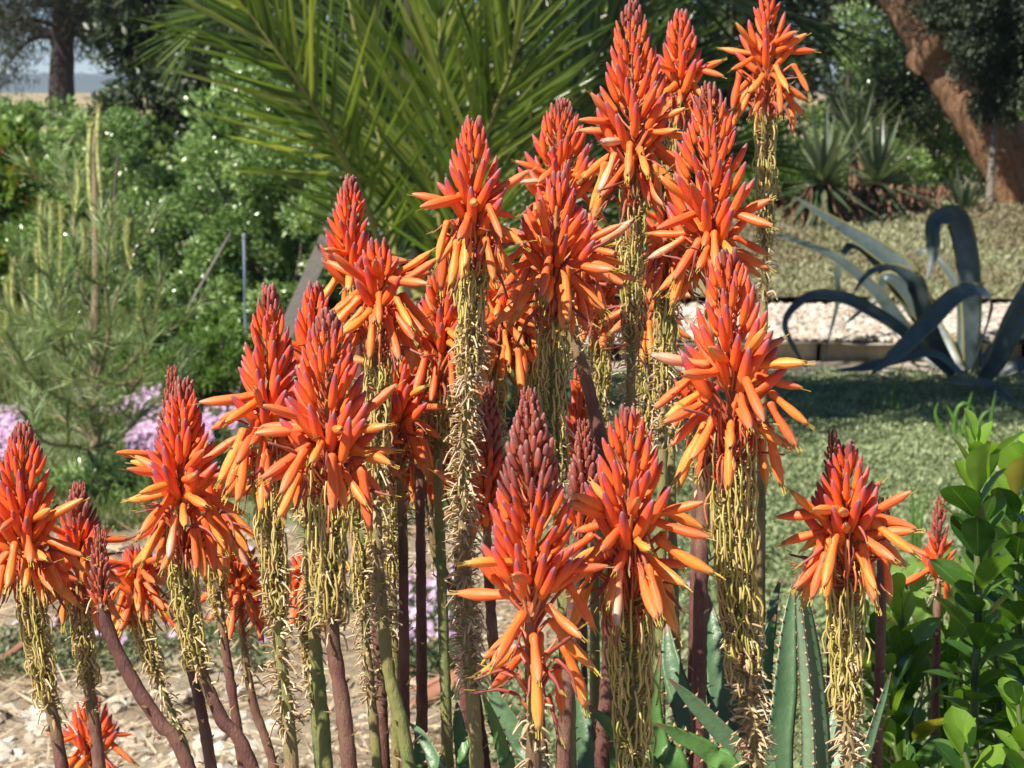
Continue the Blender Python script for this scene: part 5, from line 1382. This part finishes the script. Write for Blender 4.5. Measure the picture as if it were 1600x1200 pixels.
# label, depth, path, buds-end, flowers-end, threads-end, bracts-end, bud half width, flower half width, buds, flowers
SP = [
 ('tallest orange spike, its tip touching the top edge right of centre', 1.72, [(988, -4), (988, 150), (990, 300), (988, 450), (985, 640), (984, 900), (990, 1200)], 200, 330, 470, 640, 58, 88, 84, 34, 'mix', 'g'),
 ('narrow red spike just behind the right shoulder of the tallest spike', 1.98, [(1063, 14), (1062, 150), (1055, 300), (1045, 500), (1050, 800), (1060, 1200)], 112, 215, 330, 700, 40, 56, 46, 20, 'red', 'g'),
 ('isolated spike nearest the upper right with long bare yellow threads below', 2.05, [(1201, -16), (1198, 120), (1196, 300), (1194, 450), (1190, 700), (1186, 1200)], 82, 190, 330, 470, 42, 68, 40, 26, 'red', 't'),
 ('large spike with purple tipped buds between the tallest spike and the isolated one', 1.62, [(1108, 124), (1112, 300), (1110, 430), (1106, 560), (1098, 800), (1090, 1200)], 335, 470, 480, 500, 68, 94, 92, 34, 'mix', 'p'),
 ('spike with dense purplish red buds partly hidden behind the left of the tallest', 1.92, [(880, 150), (874, 260), (880, 400), (905, 560), (930, 700), (960, 1200)], 275, 380, 390, 600, 58, 70, 84, 20, 'mix', 'g'),
 ('spike above a very long straight dry bristly stalk left of centre', 1.52, [(739, 180), (738, 300), (740, 420), (730, 620), (724, 800), (732, 1000), (745, 1200)], 322, 432, 520, 1080, 54, 84, 46, 24, 'red', 'g'),
 ('spike with short red buds and pale yellow loops below, right of the bristly stalk', 1.58, [(873, 268), (868, 370), (862, 480), (862, 600), (868, 700), (880, 900), (890, 1200)], 382, 505, 690, 760, 58, 108, 46, 30, 'red', 'g'),
 ('broad foremost spike right of centre with thick golden threads down its stalk', 1.38, [(1136, 388), (1140, 500), (1142, 640), (1142, 760), (1150, 900), (1165, 1050), (1182, 1200)], 575, 745, 985, 1190, 72, 124, 62, 36, 'red', 't'),
 ('slim dark red bud cone behind the leftmost upper orange cluster', 1.78, [(548, 270), (548, 400), (560, 560), (580, 800), (600, 1200)], 410, 440, 450, 470, 44, 60, 76, 8, 'mix', 'p'),
 ('low crowned spike with wide spreading orange flowers left of the bristly stalk', 1.62, [(588, 372), (592, 440), (590, 540), (588, 700), (590, 860), (606, 1040), (640, 1200)], 442, 560, 720, 980, 42, 92, 30, 34, 'red', 'g'),
 ('tall dark tipped spike with outstretched flowers, second tall one from the left', 1.50, [(421, 440), (420, 560), (418, 680), (424, 820), (436, 1000), (456, 1200)], 632, 775, 900, 1150, 50, 98, 84, 32, 'mix', 'g'),
 ('fat spike with purple bud tips right beside the tall dark tipped one', 1.40, [(512, 478), (512, 600), (514, 740), (512, 860), (520, 1000), (546, 1200)], 672, 800, 900, 960, 66, 110, 94, 30, 'mix', 'p'),
 ('red bud head peeping out between the two large left spikes', 1.68, [(492, 440), (490, 560), (486, 700), (484, 900), (510, 1200)], 560, 640, 760, 1000, 42, 60, 60, 12, 'red', 'g'),
 ('tapering red cone with fiery orange flowers, left of the tall dark tipped spike', 1.55, [(288, 585), (284, 720), (286, 860), (300, 1000), (345, 1120), (398, 1210)], 742, 892, 980, 1010, 50, 92, 84, 34, 'mix', 'p'),
 ('small brownish bud tip standing just left behind the tapering red cone', 1.72, [(270, 564), (262, 700), (262, 860), (290, 1000), (330, 1200)], 720, 760, 765, 770, 22, 34, 70, 2, 'closed', 'p'),
 ('dark red cone at the left picture edge above the pale ground', 1.60, [(37, 655), (36, 780), (46, 920), (66, 1050), (98, 1210)], 818, 945, 1040, 1060, 56, 96, 92, 34, 'mix', 'p'),
 ('shorter dusky cone right beside the one at the left picture edge', 1.68, [(122, 746), (124, 860), (126, 960), (140, 1080), (156, 1210)], 850, 970, 1010, 1020, 38, 62, 66, 20, 'dusky', 'p'),
 ('closed purple brown bud on a bare curved purple stalk at lower left', 1.52, [(156, 815), (156, 900), (166, 975), (205, 1060), (250, 1130), (300, 1212)], 925, 930, 932, 934, 17, 20, 60, 0, 'closed', 'p'),
 ('big grey tipped cone low in the middle with a few large hanging flowers', 1.28, [(825, 598), (828, 700), (830, 860), (830, 980), (832, 1100), (834, 1210)], 885, 1110, 1115, 1120, 70, 116, 170, 19, 'dusky', 'p'),
 ('grey brown bud cone rising just behind the right side of the big low cone', 1.52, [(912, 648), (914, 760), (900, 900), (890, 1040), (880, 1210)], 800, 830, 835, 840, 34, 40, 110, 0, 'closed', 'p'),
 ('bright spike with large purple tipped buds right of the big grey tipped cone', 1.34, [(983, 634), (982, 760), (984, 900), (986, 1040), (990, 1210)], 808, 965, 1180, 1240, 72, 120, 54, 36, 'red', 'g'),
 ('rightmost open orange spike standing over upright aloe leaves', 1.40, [(1322, 688), (1322, 800), (1322, 920), (1324, 1060), (1328, 1210)], 812, 925, 1050, 1300, 58, 104, 46, 34, 'red', 't'),
 ('narrow pinkish bud tip peeping above the left of the rightmost spike', 1.75, [(1301, 664), (1300, 760), (1300, 900), (1300, 1210)], 770, 775, 777, 780, 17, 20, 44, 0, 'closed', 'p'),
 ('little brown bud cone behind the right side of the rightmost spike', 1.80, [(1380, 770), (1378, 860), (1376, 1000), (1370, 1210)], 850, 855, 857, 860, 18, 20, 44, 0, 'closed', 'p'),
 ('narrow dull red spike standing beside the glossy green shrub', 2.12, [(1470, 768), (1466, 870), (1464, 960), (1460, 1210)], 880, 890, 905, 930, 24, 26, 46, 5, 'dusky', 'p'),
 ('purple budded spike half hidden left behind the long bristly stalk', 1.78, [(690, 404), (690, 520), (684, 700), (690, 900), (700, 1210)], 520, 620, 640, 700, 46, 88, 62, 24, 'mix', 'g'),
 ('flowering cluster half hidden right behind the long bristly stalk', 1.84, [(780, 396), (782, 520), (770, 620), (790, 760), (820, 900), (850, 1210)], 470, 590, 620, 760, 40, 76, 26, 34, 'red', 'p'),
 ('slim red cone in the gap right of the yellow looped stalk', 1.95, [(906, 566), (908, 660), (910, 800), (910, 1210)], 700, 720, 730, 740, 30, 34, 64, 0, 'red', 'p'),
 ('dark red bud cone just right of the fat purple tipped spike', 1.76, [(622, 530), (622, 620), (625, 740), (630, 860), (632, 1130), (634, 1210)], 632, 730, 735, 740, 38, 64, 50, 22, 'mix', 'p'),
 ('deep orange shaded flower cluster low behind the bristly stalk', 1.86, [(660, 590), (664, 700), (680, 860), (720, 960), (760, 1210)], 650, 780, 785, 790, 34, 70, 26, 36, 'red', 'p'),
 ('orange shaded flower cluster low between the bristly and yellow looped stalks', 2.0, [(950, 380), (944, 500), (938, 620), (930, 760), (930, 1210)], 430, 540, 600, 700, 34, 56, 22, 26, 'red', 'g'),
 ('small fiery red spike low on the ground at the bottom left', 2.35, [(142, 1084), (142, 1150), (142, 1260), (142, 1330)], 1150, 1230, 1260, 1300, 44, 66, 46, 16, 'red', 'p'),
 ('shaded orange flower cluster behind the bare curved purple stalk', 1.95, [(214, 850), (216, 930), (230, 1010), (262, 1100), (300, 1210)], 892, 985, 1010, 1150, 34, 62, 22, 32, 'red', 'g'),
 ('shaded orange flower cluster behind the stalk of the tapering red cone', 1.9, [(372, 840), (372, 900), (380, 1000), (396, 1100), (430, 1210)], 880, 985, 990, 995, 30, 52, 20, 26, 'red', 'p'),
 ('small shaded orange cluster showing between the two large left stalks', 1.8, [(478, 860), (478, 930), (482, 1000), (500, 1210)], 890, 975, 1000, 1120, 24, 40, 12, 14, 'red', 'g'),
 ('dull reddish bud cone hidden beside the lower bristly stalk', 1.72, [(764, 590), (764, 700), (760, 800), (770, 1000), (790, 1210)], 790, 830, 835, 840, 34, 40, 110, 4, 'dusky', 'p'),
 ('purple stalked spike whose head hides behind the yellow looped one', 1.66, [(915, 330), (905, 420), (888, 490), (918, 600), (945, 720), (960, 900), (940, 1210)], 400, 478, 480, 482, 44, 66, 16, 26, 'red', 'p'),
 ('flowering cluster squeezed between the tallest spike and the purple tipped one below', 1.8, [(1040, 300), (1042, 400), (1040, 500), (1036, 650), (1030, 1210)], 350, 460, 560, 700, 30, 60, 14, 24, 'red', 'g'),
 ('shaded flower head behind the left flowers of the fat purple tipped spike', 1.75, [(560, 640), (562, 720), (566, 860), (572, 1000), (590, 1210)], 690, 775, 900, 1100, 30, 64, 16, 22, 'red', 'g'),
 ('shaded orange head tucked behind the right side of the low crowned spike', 1.82, [(652, 470), (654, 560), (656, 700), (660, 1210)], 515, 610, 615, 620, 30, 62, 16, 28, 'red', 'p'),
 ('dark shaded orange cluster right of the slim thin purple stalk, behind the bristly one', 1.88, [(712, 610), (714, 700), (716, 860), (730, 1210)], 655, 760, 765, 770, 32, 62, 16, 28, 'red', 'p'),
 ('shaded orange head behind the stalk top of the short red budded spike', 1.86, [(828, 420), (826, 500), (824, 640), (830, 1210)], 460, 575, 700, 740, 30, 60, 16, 28, 'red', 'g'),
 ('shaded orange head low behind the stalk of the low crowned spike', 1.84, [(604, 590), (606, 680), (610, 800), (620, 1210)], 640, 735, 860, 1000, 30, 56, 16, 24, 'red', 'g'),
 ('shaded orange head in the gap under the flowers of the purple budded large spike', 1.9, [(1012, 410), (1012, 500), (1010, 640), (1006, 1210)], 455, 560, 640, 760, 28, 52, 14, 22, 'red', 'g'),
 ('dim orange head just behind the lowest flowers of the tapering red cone', 1.84, [(336, 730), (338, 820), (342, 940), (380, 1210)], 780, 880, 900, 905, 28, 56, 16, 24, 'red', 'p'),
 ('shaded flower cluster under the lowest right flowers of the foremost spike', 1.9, [(1092, 560), (1090, 640), (1088, 800), (1084, 960), (1080, 1210)], 600, 670, 672, 674, 24, 40, 10, 12, 'red', 'p'),
]
for i, (lab, D, path, yb, yf, yp, yd, wb, wf, nb, nf, st, sk) in enumerate(SP):
    closed = st == 'closed'
    FS(lab, D, path, yb, yf, yp, yd, wb, wf, nb, nf, st, sk, seed=i, lb=(14 if closed and wb < 30 else 24 if closed else 27 if st == 'dusky' else 35), nw=0 if (closed or nf < 12) else 8,
       bristle=1.0 if i in (5, 7) else .5)
